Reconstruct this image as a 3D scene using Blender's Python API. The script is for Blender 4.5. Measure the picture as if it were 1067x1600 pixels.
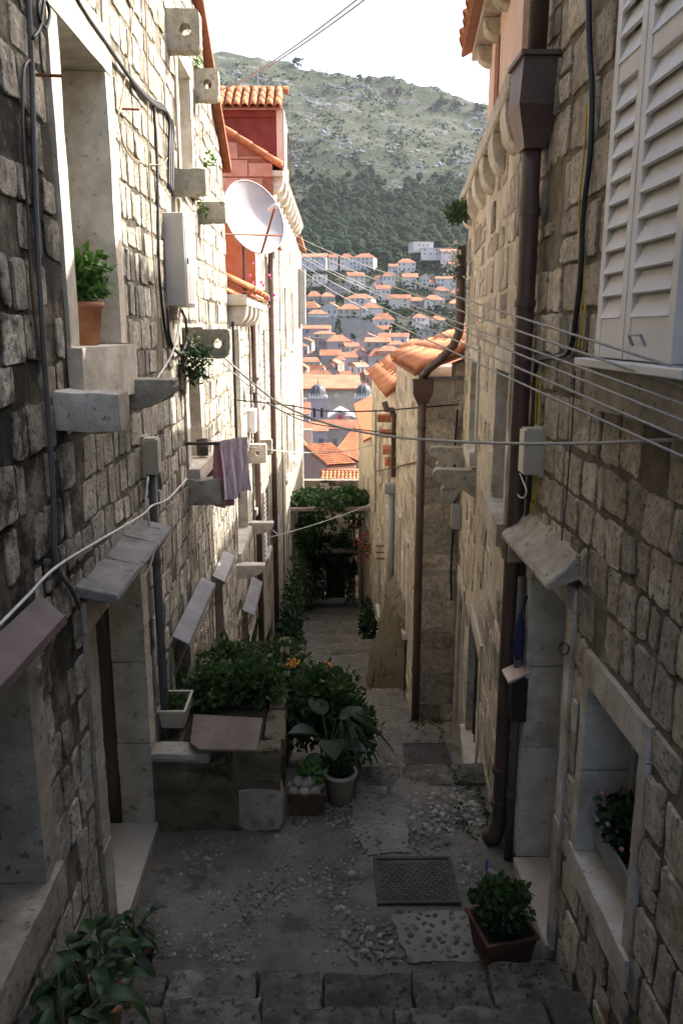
import bpy, bmesh, math, random
from mathutils import Vector, Matrix, noise
R = math.radians
rnd = random.Random(7)
for o in list(bpy.data.objects):
    bpy.data.objects.remove(o)
scene = bpy.context.scene
COL = scene.collection

# ------------------------------------------------------------------ camera
PITCH, YAW, FPX = R(12.9), R(1.15), 1244.4
cam_d = bpy.data.cameras.new('camera')
cam_d.sensor_fit = 'VERTICAL'; cam_d.sensor_height = 36.0; cam_d.sensor_width = 24.0
cam_d.lens = 28.0; cam_d.clip_start = 0.05; cam_d.clip_end = 20000
cam = bpy.data.objects.new('camera', cam_d); COL.objects.link(cam)
cam.location = (0, 0, 0)
cam.rotation_euler = (math.pi/2 - PITCH, 0, -YAW)
scene.camera = cam

# ------------------------------------------------------------------ sky, sun, exposure
SUN = Vector((1.0, 0.42, 0.90)).normalized()          # towards the sun
world = bpy.data.worlds.new('World'); scene.world = world; world.use_nodes = True
wn = world.node_tree.nodes; wl = world.node_tree.links
bg = wn['Background']
sky = wn.new('ShaderNodeTexSky'); sky.sky_type = 'NISHITA'; sky.sun_disc = False
sky.sun_elevation = math.asin(SUN.z); sky.sun_rotation = math.atan2(SUN.x, SUN.y)
sky.altitude = 20; sky.air_density = 0.85; sky.dust_density = 5.0; sky.ozone_density = 0.9
wl.new(sky.outputs['Color'], bg.inputs['Color']); bg.inputs['Strength'].default_value = 0.125
sun_d = bpy.data.lights.new('sun', 'SUN'); sun_d.energy = 2.6; sun_d.angle = R(0.55); sun_d.color = (1.0, 0.93, 0.83)
sun = bpy.data.objects.new('sun', sun_d); COL.objects.link(sun)
sun.rotation_euler = SUN.to_track_quat('Z', 'Y').to_euler()
sun.location = (20, 8, 30)
vs = scene.view_settings
vs.view_transform = 'Standard'; vs.look = 'None'; vs.exposure = 2.2; vs.gamma = 1.0; vs.use_curve_mapping = False
scene.cycles.use_denoising = True
scene.cycles.max_bounces = 12; scene.cycles.diffuse_bounces = 9
scene.cycles.volume_bounces = 1

# ------------------------------------------------------------------ helpers
def ray(u, v):
    a = (u - 533.5)/FPX; b = (800 - v)/FPX
    cp, sp = math.cos(PITCH), math.sin(PITCH)
    x, y, z = a, cp + b*sp, -sp + b*cp
    c, s = math.cos(YAW), math.sin(YAW)
    return Vector((x*c + y*s, -x*s + y*c, z))
def at_y(u, v, y): d = ray(u, v); return d*(y/d.y)
def at_x(u, v, x): d = ray(u, v); return d*(x/d.x)
def at_z(u, v, z): d = ray(u, v); return d*(z/d.z)
def project(p):
    c, s = math.cos(YAW), math.sin(YAW)
    x = p[0]*c - p[1]*s; y = p[0]*s + p[1]*c; z = p[2]
    cp, sp = math.cos(PITCH), math.sin(PITCH)
    d = y*cp - z*sp; b = y*sp + z*cp
    if d < 0.05: return None
    return (533.5 + FPX*x/d, 800 - FPX*b/d, d)

def tag(o, label=None, cat=None, group=None, kind=None):
    if label: o['label'] = label
    if cat: o['category'] = cat
    if group: o['group'] = group
    if kind: o['kind'] = kind
    return o
def thing(name, label, cat, loc=(0, 0, 0), group=None):
    o = bpy.data.objects.new(name, None); COL.objects.link(o); o.location = loc
    o.empty_display_size = 0.1
    return tag(o, label, cat, group)
def world_loc(o):
    return o.location.copy() if o.parent is None else Vector((0, 0, 0))
def link(name, me, mat=None, parent=None, local=False):
    if mat is not None and not me.materials: me.materials.append(mat)
    o = bpy.data.objects.new(name, me); COL.objects.link(o)
    if parent is not None:
        o.parent = parent
        if not local and parent.type == 'EMPTY':
            o.matrix_parent_inverse = Matrix.Translation(-parent.location)
    return o

class MB:
    """collects geometry for ONE mesh"""
    def __init__(s): s.v = []; s.f = []; s.t = []; s.tone = 0.5; s.hewn = False
    def add(s, vs, fs):
        n = len(s.v); s.v += [tuple(p) for p in vs]; s.t += [s.tone]*len(vs)
        s.f += [tuple(i+n for i in f) for f in fs]; return s
    def quad(s, a, b, c, d): return s.add([a, b, c, d], [(0, 1, 2, 3)])
    def box(s, x0, x1, y0, y1, z0, z1, M=None):
        p = [Vector((x, y, z)) for x in (x0, x1) for y in (y0, y1) for z in (z0, z1)]
        if M: p = [M @ q for q in p]
        return s.add(p, [(0, 1, 3, 2), (4, 6, 7, 5), (0, 4, 5, 1), (2, 3, 7, 6), (0, 2, 6, 4), (1, 5, 7, 3)])
    def rough(s, x0, x1, y0, y1, z0, z1, amp=.012, cell=.09, rad=.03, fr=4.0, M=None):
        """hewn block: subdivided box, rounded arrises, noisy faces"""
        s.hewn = True
        L = (x1-x0, y1-y0, z1-z0); n = [max(2, min(9, int(l/cell)+1)) for l in L]; c = Vector(((x0+x1)/2, (y0+y1)/2, (z0+z1)/2)); h = [l/2 for l in L]
        idx = {}; vs = []; off = Vector((rnd.uniform(0, 50), rnd.uniform(0, 50), rnd.uniform(0, 50)))
        def vert(i, j, k):
            key = (i, j, k)
            if key not in idx:
                p = Vector([(-1+2*q/m)*hh for q, m, hh in zip(key, n, h)])
                q = Vector([max(-hh+rad, min(hh-rad, a)) for a, hh in zip(p, h)]); d = p-q
                if d.length > 1e-6: p = q+d.normalized()*min(rad, d.length)
                w = c+p; nn = Vector((noise.noise(w*fr+off), noise.noise(w*fr+off+Vector((9, 0, 0))), noise.noise(w*fr+off+Vector((0, 9, 0)))))+.5*Vector((noise.noise(w*fr*3+off), noise.noise(w*fr*3+off+Vector((9, 0, 0))), noise.noise(w*fr*3+off+Vector((0, 9, 0)))))
                idx[key] = len(vs); vs.append(w+nn*amp)
            return idx[key]
        fs = []
        for a in range(3):
            b, e = (a+1) % 3, (a+2) % 3
            for side in (0, n[a]):
                for i in range(n[b]):
                    for j in range(n[e]):
                        def key(ii, jj):
                            t = [0, 0, 0]; t[a] = side; t[b] = ii; t[e] = jj; return vert(*t)
                        f = (key(i, j), key(i+1, j), key(i+1, j+1), key(i, j+1)); fs.append(f if side else f[::-1])
        if M: vs = [M @ p for p in vs]
        return s.add(vs, fs)
    def prism(s, poly, ext):
        n = len(poly); e = Vector(ext); a = [Vector(p) for p in poly]
        return s.add(a + [p+e for p in a], [tuple(range(n-1, -1, -1)), tuple(range(n, 2*n))] +
                     [(i, (i+1) % n, n+(i+1) % n, n+i) for i in range(n)])
    def tube(s, pts, r, k=8, caps=True):
        pts = [Vector(p) for p in pts]; n = len(pts); vs = []; fs = []
        rr = r if isinstance(r, (list, tuple)) else [r]*n
        t = (pts[1]-pts[0]).normalized()
        up = Vector((0, 0, 1)) if abs(t.z) < 0.9 else Vector((1, 0, 0))
        x = t.cross(up).normalized()
        for i, p in enumerate(pts):
            a = pts[max(i-1, 0)]; b = pts[min(i+1, n-1)]
            t = (b-a).normalized() if (b-a).length > 1e-9 else t
            x = (x - t*x.dot(t)).normalized(); y = t.cross(x)
            for j in range(k):
                w = 2*math.pi*j/k
                vs.append(p + (x*math.cos(w) + y*math.sin(w))*rr[i])
        for i in range(n-1):
            for j in range(k):
                fs.append((i*k+j, i*k+(j+1) % k, (i+1)*k+(j+1) % k, (i+1)*k+j))
        if caps: fs += [tuple(range(k-1, -1, -1)), tuple(range((n-1)*k, n*k))]
        return s.add(vs, fs)
    def lathe(s, prof, c, k=20, sx=1, sy=1):
        vs = []; fs = []; m = len(prof)
        for r, z in prof:
            for j in range(k):
                w = 2*math.pi*j/k; vs.append((c[0]+r*sx*math.cos(w), c[1]+r*sy*math.sin(w), c[2]+z))
        for i in range(m-1):
            for j in range(k):
                fs.append((i*k+j, i*k+(j+1) % k, (i+1)*k+(j+1) % k, (i+1)*k+j))
        return s.add(vs, fs)
    def ico(s, c, r, sub=1, jit=0.0, sq=(1, 1, 1)):
        bm = bmesh.new(); bmesh.ops.create_icosphere(bm, subdivisions=sub, radius=1)
        vs = []
        for v in bm.verts:
            q = v.co*(1+rnd.uniform(-jit, jit)); vs.append((c[0]+q.x*r*sq[0], c[1]+q.y*r*sq[1], c[2]+q.z*r*sq[2]))
        fs = [tuple(v.index for v in f.verts) for f in bm.faces]; bm.free()
        return s.add(vs, fs)
    def mesh(s, name, smooth=False, bevel=0.0, seg=1, jitter=0.0):
        me = bpy.data.meshes.new(name); me.from_pydata(s.v, [], s.f)
        at = me.attributes.new('tone', 'FLOAT', 'POINT'); at.data.foreach_set('value', s.t)
        if bevel > 0 or jitter > 0:
            bm = bmesh.new(); bm.from_mesh(me)
            if bevel > 0:
                bmesh.ops.remove_doubles(bm, verts=bm.verts, dist=1e-5)
                bmesh.ops.bevel(bm, geom=list(bm.edges), offset=bevel, segments=seg, affect='EDGES', clamp_overlap=True)
            if jitter > 0:
                for v in bm.verts: v.co += Vector((rnd.uniform(-1, 1), rnd.uniform(-1, 1), rnd.uniform(-1, 1)))*jitter
            bmesh.ops.recalc_face_normals(bm, faces=bm.faces)
            bm.to_mesh(me); bm.free()
        if smooth: me.polygons.foreach_set('use_smooth', [True]*len(me.polygons))
        if s.hewn: me.set_sharp_from_angle(angle=R(32))
        me.update(); return me
    def build(s, name, mat, parent=None, smooth=False, bevel=0.0, seg=1, jitter=0.0, local=False):
        return link(name, s.mesh(name, smooth, bevel, seg, jitter), mat, parent, local)

# ------------------------------------------------------------------ materials
def new_mat(name):
    m = bpy.data.materials.new(name); m.use_nodes = True
    nt = m.node_tree; return m, nt, nt.nodes['Principled BSDF'], nt.nodes.new, nt.links.new
def ramp(N, stops):
    r = N('ShaderNodeValToRGB'); e = r.color_ramp.elements
    while len(e) < len(stops): e.new(0.5)
    for k, (p, c) in zip(e, stops): k.position = p; k.color = (c[0], c[1], c[2], 1)
    return r
def noise_node(N, L, co, scale, detail=6, rough=0.6, stretch=None):
    if stretch:
        mp = N('ShaderNodeMapping'); mp.inputs['Scale'].default_value = stretch; L(co, mp.inputs['Vector']); co = mp.outputs['Vector']
    n = N('ShaderNodeTexNoise'); n.inputs['Scale'].default_value = scale; n.inputs['Detail'].default_value = detail
    n.inputs['Roughness'].default_value = rough; L(co, n.inputs['Vector']); return n.outputs['Fac']
def mixc(N, L, fac, a, b, mode='MIX'):
    x = N('ShaderNodeMix'); x.data_type = 'RGBA'; x.blend_type = mode
    for k, v in ((0, fac), (6, a), (7, b)):
        if hasattr(v, 'links'): L(v, x.inputs[k])
        elif k == 0: x.inputs[k].default_value = v
        else: x.inputs[k].default_value = (v[0], v[1], v[2], 1)
    return x.outputs[2]
def math_n(N, L, op, a, b=0.0, clamp=False):
    x = N('ShaderNodeMath'); x.operation = op; x.use_clamp = clamp
    for k, v in ((0, a), (1, b)):
        if hasattr(v, 'links'): L(v, x.inputs[k])
        else: x.inputs[k].default_value = v
    return x.outputs[0]
def rng(N, L, v, a, b, c=0.0, d=1.0):
    x = N('ShaderNodeMapRange'); x.interpolation_type = 'SMOOTHSTEP'
    L(v, x.inputs[0])
    for k, q in zip((1, 2, 3, 4), (a, b, c, d)): x.inputs[k].default_value = q
    return x.outputs[0]
def mat(name, ca, cb, scale=6, bump=0.3, bscale=None, rough=0.85, spots=None, stains=None, tone=0.0, metal=0.0, stretch=None, bdist=0.02, extra=None, detail=7, crust=None):
    """two-colour mottled surface; spots=(colour, scale, lo, hi); stains likewise (large); tone: per-piece brightness"""
    m, nt, b, N, L = new_mat(name)
    co = N('ShaderNodeNewGeometry').outputs['Position']
    c = mixc(N, L, rng(N, L, noise_node(N, L, co, scale, detail, 0.62, stretch), 0.33, 0.67), ca, cb)
    for sp in (spots, stains, extra):
        if sp:
            col, sc, lo, hi = sp[:4]
            f = rng(N, L, noise_node(N, L, co, sc, 5, 0.65, sp[4] if len(sp) > 4 else None), lo, hi)
            c = mixc(N, L, f, c, col)
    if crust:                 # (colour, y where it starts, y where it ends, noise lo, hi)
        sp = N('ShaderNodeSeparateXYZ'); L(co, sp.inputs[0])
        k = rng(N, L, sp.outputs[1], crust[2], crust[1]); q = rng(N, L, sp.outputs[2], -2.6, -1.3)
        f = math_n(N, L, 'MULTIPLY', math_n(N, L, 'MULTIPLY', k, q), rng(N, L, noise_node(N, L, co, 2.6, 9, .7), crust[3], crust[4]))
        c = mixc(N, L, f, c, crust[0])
    if tone:
        a = N('ShaderNodeAttribute'); a.attribute_name = 'tone'
        k = math_n(N, L, 'MULTIPLY_ADD', a.outputs['Fac'], 2*tone); k.node.inputs[2].default_value = 1.0-tone
        v = N('ShaderNodeCombineColor');
        for i in range(3): L(k, v.inputs[i])
        c = mixc(N, L, 1.0, c, v.outputs[0], 'MULTIPLY')
    L(c, b.inputs['Base Color']); b.inputs['Roughness'].default_value = rough; b.inputs['Metallic'].default_value = metal
    if rough >= .8: b.inputs['Specular IOR Level'].default_value = .2
    if bump:
        bp = N('ShaderNodeBump'); bp.inputs['Strength'].default_value = bump; bp.inputs['Distance'].default_value = bdist
        L(noise_node(N, L, co, bscale or scale*4, 8, 0.68), bp.inputs['Height']); L(bp.outputs['Normal'], b.inputs['Normal'])
    return m
def plain(name, c, rough=0.5, metal=0.0, var=0.12, scale=12):
    return mat(name, [x*(1-var) for x in c], [min(1, x*(1+var)) for x in c], scale, 0.08, rough=rough, metal=metal)
def leaf_mat(name, ca, cb, trans=0.25, rough=0.5):
    m, nt, b, N, L = new_mat(name)
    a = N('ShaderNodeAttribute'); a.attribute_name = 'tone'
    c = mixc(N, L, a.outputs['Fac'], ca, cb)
    L(c, b.inputs['Base Color']); b.inputs['Roughness'].default_value = rough; b.inputs['Specular IOR Level'].default_value = .35 if rough < .9 else 0.05
    t = N('ShaderNodeBsdfTranslucent'); L(c, t.inputs['Color'])
    mx = N('ShaderNodeMixShader'); mx.inputs[0].default_value = trans
    L(b.outputs[0], mx.inputs[1]); L(t.outputs[0], mx.inputs[2]); L(mx.outputs[0], nt.nodes['Material Output'].inputs['Surface'])
    return m
M = {}
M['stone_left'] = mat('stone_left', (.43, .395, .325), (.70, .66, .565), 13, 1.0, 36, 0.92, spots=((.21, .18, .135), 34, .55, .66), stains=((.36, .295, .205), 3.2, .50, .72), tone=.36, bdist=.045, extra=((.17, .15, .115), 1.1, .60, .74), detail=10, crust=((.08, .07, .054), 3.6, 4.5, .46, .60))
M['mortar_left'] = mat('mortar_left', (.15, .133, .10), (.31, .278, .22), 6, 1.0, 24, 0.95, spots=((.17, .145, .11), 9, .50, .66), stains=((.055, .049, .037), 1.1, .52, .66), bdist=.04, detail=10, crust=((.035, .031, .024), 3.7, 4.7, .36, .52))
M['stone_right'] = mat('stone_right', (.48, .41, .30), (.77, .685, .54), 13, 1.0, 36, 0.92, spots=((.23, .175, .115), 32, .55, .66), stains=((.33, .265, .18), 3.2, .50, .72), tone=.36, bdist=.045, extra=((.40, .235, .11), 1.9, .62, .74), detail=10)
M['mortar_right'] = mat('mortar_right', (.145, .12, .082), (.30, .257, .188), 6, 1.0, 24, 0.95, spots=((.19, .15, .10), 9, .52, .68), bdist=.03, detail=10)
M['ashlar'] = mat('ashlar', (.50, .455, .375), (.68, .635, .545), 7, 0.7, 45, 0.88, spots=((.27, .23, .17), 26, .60, .70), stains=((.36, .295, .205), 2.2, .48, .72), tone=.15, bdist=.012, detail=10)
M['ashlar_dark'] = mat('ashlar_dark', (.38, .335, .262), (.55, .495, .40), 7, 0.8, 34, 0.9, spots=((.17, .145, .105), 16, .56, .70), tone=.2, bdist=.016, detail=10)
M['bracket'] = mat('bracket', (.30, .28, .22), (.44, .41, .34), 8, 0.9, 28, 0.92, spots=((.14, .13, .10), 12, .54, .7), stains=((.34, .26, .14), 3, .6, .75), bdist=.015)
M['plaster'] = mat('plaster', (.43, .37, .27), (.62, .55, .43), 5, 0.8, 22, 0.92, spots=((.30, .25, .18), 6, .58, .74), stains=((.26, .22, .16), 1.2, .58, .75), bdist=.012)
M['white_wall'] = mat('white_wall', (.31, .28, .22), (.42, .385, .31), 3, 0.4, 24, 0.9, spots=((.42, .38, .31), 9, .62, .74, (1, 1, .25)), stains=((.52, .47, .38), 1.4, .55, .75), bdist=.01)
M['orange_wall'] = mat('orange_wall', (.38, .125, .05), (.46, .17, .08), 3, 0.3, 20, 0.9, stains=((.42, .17, .10), 1.5, .5, .7))
M['pink_brick'] = mat('pink_brick', (.40, .19, .13), (.50, .27, .20), 4, 0.5, 22, 0.9, tone=.18, spots=((.30, .16, .12), 9, .6, .75))
M['red_wall'] = mat('red_wall', (.16, .030, .022), (.21, .045, .032), 3, 0.2, 20, 0.8)
M['pink_plaster'] = mat('pink_plaster', (.60, .42, .32), (.68, .50, .40), 3, 0.3, 20, 0.9, stains=((.50, .34, .25), 2, .5, .75))
M['tile'] = mat('tile', (.40, .14, .06), (.50, .215, .105), 9, 0.35, 40, 0.8, spots=((.34, .14, .08), 6, .56, .72), tone=.28, bdist=.008)
M['tile_far'] = mat('tile_far', (.27, .105, .058), (.36, .165, .10), .35, 0.0, rough=0.95, spots=((.22, .095, .06), .8, .5, .75), tone=.25)
M['tile_dark'] = mat('tile_dark', (.24, .09, .05), (.32, .13, .08), 9, 0.2, rough=0.9)
M['pipe_brown'] = mat('pipe_brown', (.075, .045, .035), (.11, .065, .05), 5, 0.15, 40, 0.45, spots=((.05, .03, .025), 8, .55, .75))
M['pipe_grey'] = plain('pipe_grey', (.10, .10, .095), .55)
M['pipe_pale'] = plain('pipe_pale', (.28, .29, .28), .5)
M['cable_black'] = plain('cable_black', (.02, .02, .02), .5)
M['cable_white'] = plain('cable_white', (.62, .60, .55), .6)
M['rope'] = mat('rope', (.42, .40, .36), (.55, .52, .47), 60, .4, 120, .9)
M['rope_tan'] = plain('rope_tan', (.36, .29, .18), .8)
M['wire_yellow'] = plain('wire_yellow', (.55, .42, .03), .5)
M['plastic_grey'] = plain('plastic_grey', (.50, .49, .46), .45, var=.05, scale=3)
M['plastic_beige'] = plain('plastic_beige', (.50, .46, .36), .5, var=.06, scale=4)
M['plastic_white'] = plain('plastic_white', (.72, .72, .72), .4, var=.04, scale=3)
M['dish'] = mat('dish', (.30, .30, .32), (.37, .37, .39), 3, .05, rough=.5, spots=((.45, .42, .38), 12, .68, .8))
M['shutter'] = mat('shutter', (.68, .66, .61), (.78, .76, .72), 3, .12, 60, .55, spots=((.45, .43, .40), 14, .66, .8))
M['wood_dark'] = mat('wood_dark', (.035, .028, .02), (.06, .048, .035), 5, .3, 30, .7, stretch=(6, 6, .6))
M['wood_grey'] = mat('wood_grey', (.24, .20, .16), (.34, .29, .24), 5, .4, 30, .85, stretch=(6, 6, .6))
M['door_green'] = plain('door_green', (.05, .065, .05), .6)
M['frame_white'] = plain('frame_white', (.60, .62, .60), .45, var=.05)
M['board_brown'] = mat('board_brown', (.115, .080, .070), (.17, .12, .105), 4, .25, 40, .6, spots=((.12, .08, .07), 9, .55, .7))
M['board_tan'] = mat('board_tan', (.17, .128, .098), (.24, .185, .145), 4, .3, 40, .8, spots=((.16, .11, .085), 9, .55, .7))
M['slate'] = mat('slate', (.20, .19, .17), (.30, .28, .26), 6, .5, 30, .85, spots=((.12, .11, .09), 8, .55, .7))
M['zinc'] = mat('zinc', (.20, .195, .195), (.28, .27, .27), 4, .2, 30, .8, metal=.0, spots=((.30, .30, .31), 10, .55, .7))
M['iron'] = mat('iron', (.05, .042, .038), (.09, .075, .065), 8, .35, 60, .65, metal=.3, spots=((.13, .07, .045), 7, .58, .74))
M['rust'] = plain('rust', (.20, .08, .045), .8)
M['glass'] = plain('glass', (.03, .035, .04), .08, var=.1)
M['glass_far'] = plain('glass_far', (.12, .12, .13), .5)
M['terracotta'] = mat('terracotta', (.42, .19, .10), (.52, .26, .15), 12, .2, 60, .85, spots=((.55, .40, .30), 8, .66, .8))
M['terracotta_dark'] = mat('terracotta_dark', (.11, .055, .036), (.165, .085, .057), 10, .2, 50, .8)
M['soil'] = plain('soil', (.035, .025, .018), .95, var=.4, scale=40)
M['leaf'] = leaf_mat('leaf', (.020, .050, .014), (.085, .150, .035))
M['leaf_bright'] = leaf_mat('leaf_bright', (.05, .13, .02), (.13, .25, .05))
M['leaf_dark'] = leaf_mat('leaf_dark', (.012, .034, .012), (.045, .092, .028))
M['vine'] = leaf_mat('vine', (.018, .05, .012), (.05, .12, .03))
M['petal_orange'] = plain('petal_orange', (.70, .30, .04), .6)
M['petal_pink'] = plain('petal_pink', (.65, .08, .30), .6)
M['petal_white'] = plain('petal_white', (.6, .57, .5), .6)
M['petal_red'] = plain('petal_red', (.45, .03, .03), .6)
M['stem'] = plain('stem', (.10, .12, .05), .8)
M['towel'] = mat('towel', (.52, .40, .49), (.82, .74, .79), 30, .5, 90, .95, stretch=(1, 1, .25))
M['towel_pink'] = plain('towel_pink', (.52, .26, .27), .95)
M['cloth_blue'] = plain('cloth_blue', (.035, .04, .10), .9)
M['copper'] = mat('copper', (.40, .30, .24), (.52, .42, .35), 12, .2, 40, .5, metal=.3)
M['pebble'] = mat('pebble', (.19, .174, .14), (.30, .276, .228), 18, .3, 60, .9, tone=.35)
M['pebble_dark'] = mat('pebble_dark', (.10, .092, .078), (.17, .155, .13), 18, .2, 60, .75, tone=.35)
M['pebble_white'] = mat('pebble_white', (.26, .24, .20), (.36, .337, .285), 18, .2, 60, .8, tone=.2)
M['landing'] = mat('landing', (.135, .123, .097), (.235, .215, .175), 2.2, 1.0, 22, .92, spots=((.10, .09, .07), 5, .52, .7), stains=((.11, .105, .075), 1.2, .5, .68), bdist=.02)
M['path'] = mat('path', (.135, .124, .102), (.23, .212, .178), 4, 1.0, 26, .92, spots=((.10, .09, .072), 24, .5, .64), stains=((.16, .155, .11), 1.0, .56, .72), bdist=.015)
M['concrete'] = mat('concrete', (.19, .175, .145), (.28, .26, .22), 3, .5, 30, .9, spots=((.22, .20, .18), 10, .56, .7), bdist=.01)
M['step'] = mat('step', (.15, .135, .105), (.31, .285, .23), 9, 1.0, 30, .92, spots=((.075, .068, .054), 22, .52, .64), stains=((.13, .12, .085), 2.4, .48, .66), tone=.25, bdist=.04, detail=10)
M['threshold'] = mat('threshold', (.42, .38, .31), (.52, .475, .40), 4, .3, 40, .7, spots=((.38, .35, .32), 14, .6, .75))
M['rock_moss'] = mat('rock_moss', (.16, .13, .08), (.28, .23, .15), 4, 1.0, 16, .95, spots=((.06, .065, .03), 4, .48, .66), bdist=.05)
# ------------------------------------------------------------------ wall kit
class Wall:
    """vertical plane; a = metres along from p0 towards p1, z = height, o = outwards into the alley"""
    def __init__(s, p0, p1, side):
        s.p = Vector((p0[0], p0[1], 0)); d = Vector((p1[0]-p0[0], p1[1]-p0[1], 0)); s.len = d.length; s.d = d.normalized()
        s.n = Vector((s.d.y, -s.d.x, 0)) * side          # side=+1: alley lies to the right of the direction
    def pt(s, a, z, o=0.0):
        q = s.p + s.d*a + s.n*o; return Vector((q.x, q.y, z))
    def px(s, u, v, o=0.0):
        r = ray(u, v); p = s.p + s.n*o; t = p.dot(s.n)/r.dot(s.n); q = r*t; return ((q-s.p).dot(s.d), q.z)
    def M(s):
        m = Matrix(((s.d.x, s.n.x, 0, s.p.x), (s.d.y, s.n.y, 0, s.p.y), (0, 0, 1, 0), (0, 0, 0, 1))); return m
def wbox(mb, W, a0, a1, z0, z1, o0, o1): return mb.box(a0, a1, o0, o1, z0, z1, W.M())

def rbox(mb, W, a0, a1, z0, z1, o0, o1, amp=.005, rad=.008, cell=.10): return mb.rough(a0, a1, o0, o1, z0, z1, amp, cell, rad, 9, W.M())

def wall_mesh(W, a0, a1, z0, top, openings, thick=0.4, step=0.5):
    """front face with holes, reveals, top and ends. top: number or function of a"""
    tf = top if callable(top) else (lambda a: top)
    cuts = {a0, a1}
    for o in openings: cuts |= {min(max(o[0], a0), a1), min(max(o[1], a0), a1)}
    k = int((a1-a0)/step)
    for i in range(1, k):
        a = a0 + (a1-a0)*i/k
        if all(abs(a-c) > 0.1 for c in cuts): cuts.add(a)
    cuts = sorted(cuts); mb = MB()
    for x0, x1 in zip(cuts, cuts[1:]):
        if x1-x0 < 1e-5: continue
        mid = (x0+x1)/2; z = z0
        hs = sorted([o for o in openings if o[0] < mid < o[1]], key=lambda o: o[2])
        for o in hs:
            if o[2] > z: mb.quad(W.pt(x0, z), W.pt(x1, z), W.pt(x1, o[2]), W.pt(x0, o[2]))
            z = o[3]
        mb.quad(W.pt(x0, z), W.pt(x1, z), W.pt(x1, tf(x1)), W.pt(x0, tf(x0)))
        mb.quad(W.pt(x0, tf(x0)), W.pt(x1, tf(x1)), W.pt(x1, tf(x1), -thick), W.pt(x0, tf(x0), -thick))
        # back face
        z = z0
        for o in hs:
            if o[2] > z: mb.quad(W.pt(x0, z, -thick), W.pt(x0, o[2], -thick), W.pt(x1, o[2], -thick), W.pt(x1, z, -thick))
            z = o[3]
        mb.quad(W.pt(x0, z, -thick), W.pt(x0, tf(x0), -thick), W.pt(x1, tf(x1), -thick), W.pt(x1, z, -thick))
    for o in openings:
        b0, b1, c0, c1 = o[:4]
        mb.quad(W.pt(b0, c0), W.pt(b0, c1), W.pt(b0, c1, -thick), W.pt(b0, c0, -thick))
        mb.quad(W.pt(b1, c1), W.pt(b1, c0), W.pt(b1, c0, -thick), W.pt(b1, c1, -thick))
        mb.quad(W.pt(b0, c1), W.pt(b1, c1), W.pt(b1, c1, -thick), W.pt(b0, c1, -thick))
        mb.quad(W.pt(b1, c0), W.pt(b0, c0), W.pt(b0, c0, -thick), W.pt(b1, c0, -thick))
    for a in (a0, a1):
        mb.quad(W.pt(a, z0), W.pt(a, tf(a)), W.pt(a, tf(a), -thick), W.pt(a, z0, -thick))
    return mb

def stone_geo(W, r, depth, tone, mb):
    """one rough stone in the rectangle r=(a0,a1,z0,z1)"""
    a0, a1, z0, z1 = r; ca, cz = (a0+a1)/2, (z0+z1)/2; ha, hz = (a1-a0)/2, (z1-z0)/2
    out = []; m0 = min(ha, hz)
    dx = [max(-.008, min(.02, rnd.gauss(.004, .008)))*(1 if q in (0, 3) else -1) for q in range(4)]; dz = [max(-.008, min(.02, rnd.gauss(.004, .008)))*(1 if q in (0, 1) else -1) for q in range(4)]
    cs = [(a0+dx[0], z0+dz[0]), (a1+dx[1], z0+dz[1]), (a1+dx[2], z1+dz[2]), (a0+dx[3], z1+dz[3])]
    for q in range(4):
        (xa, za), (xb, zb) = cs[q], cs[(q+1) % 4]
        L_ = math.hypot(xb-xa, zb-za); e = min(.35, rnd.uniform(.006, .022)/max(L_, .01)); nx_, nz_ = (zb-za)/L_, -(xb-xa)/L_
        for t in (e, .36+rnd.uniform(-.08, .08), .66+rnd.uniform(-.08, .08), 1-min(.35, rnd.uniform(.006, .022)/max(L_, .01))):
            k = rnd.gauss(0, .0045)*(1 if .2 < t < .8 else .4)
            out.append((xa+(xb-xa)*t+nx_*k, za+(zb-za)*t+nz_*k))
    n = len(out)
    m = min(ha, hz); ta, tb = rnd.uniform(-.5, .5), rnd.uniform(-.5, .5)
    vs = [W.pt(a, z, -0.03) for a, z in out]
    k1 = 1 - min(.3, .0015/m); k2 = 1 - min(.45, .006/m)
    vs += [W.pt(ca+(a-ca)*k1, cz+(z-cz)*k1, depth*rnd.uniform(.6, .9)) for a, z in out]
    vs += [W.pt(ca+(a-ca)*k2, cz+(z-cz)*k2, depth*(rnd.uniform(.85, 1.15)+ta*.7*(a-ca)/ha+tb*.7*(z-cz)/hz)) for a, z in out]
    vs.append(W.pt(ca+rnd.uniform(-.3, .3)*ha, cz+rnd.uniform(-.3, .3)*hz, depth*rnd.uniform(.8, 1.1)))
    fs = []
    for q in (0, 1):
        for i in range(n):
            k = (i+1) % n; fs.append((q*n+i, q*n+k, (q+1)*n+k, (q+1)*n+i))
    for i in range(n): fs.append((2*n+i, 2*n+(i+1) % n, 3*n))
    mb.tone = tone; mb.add(vs, fs)

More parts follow.
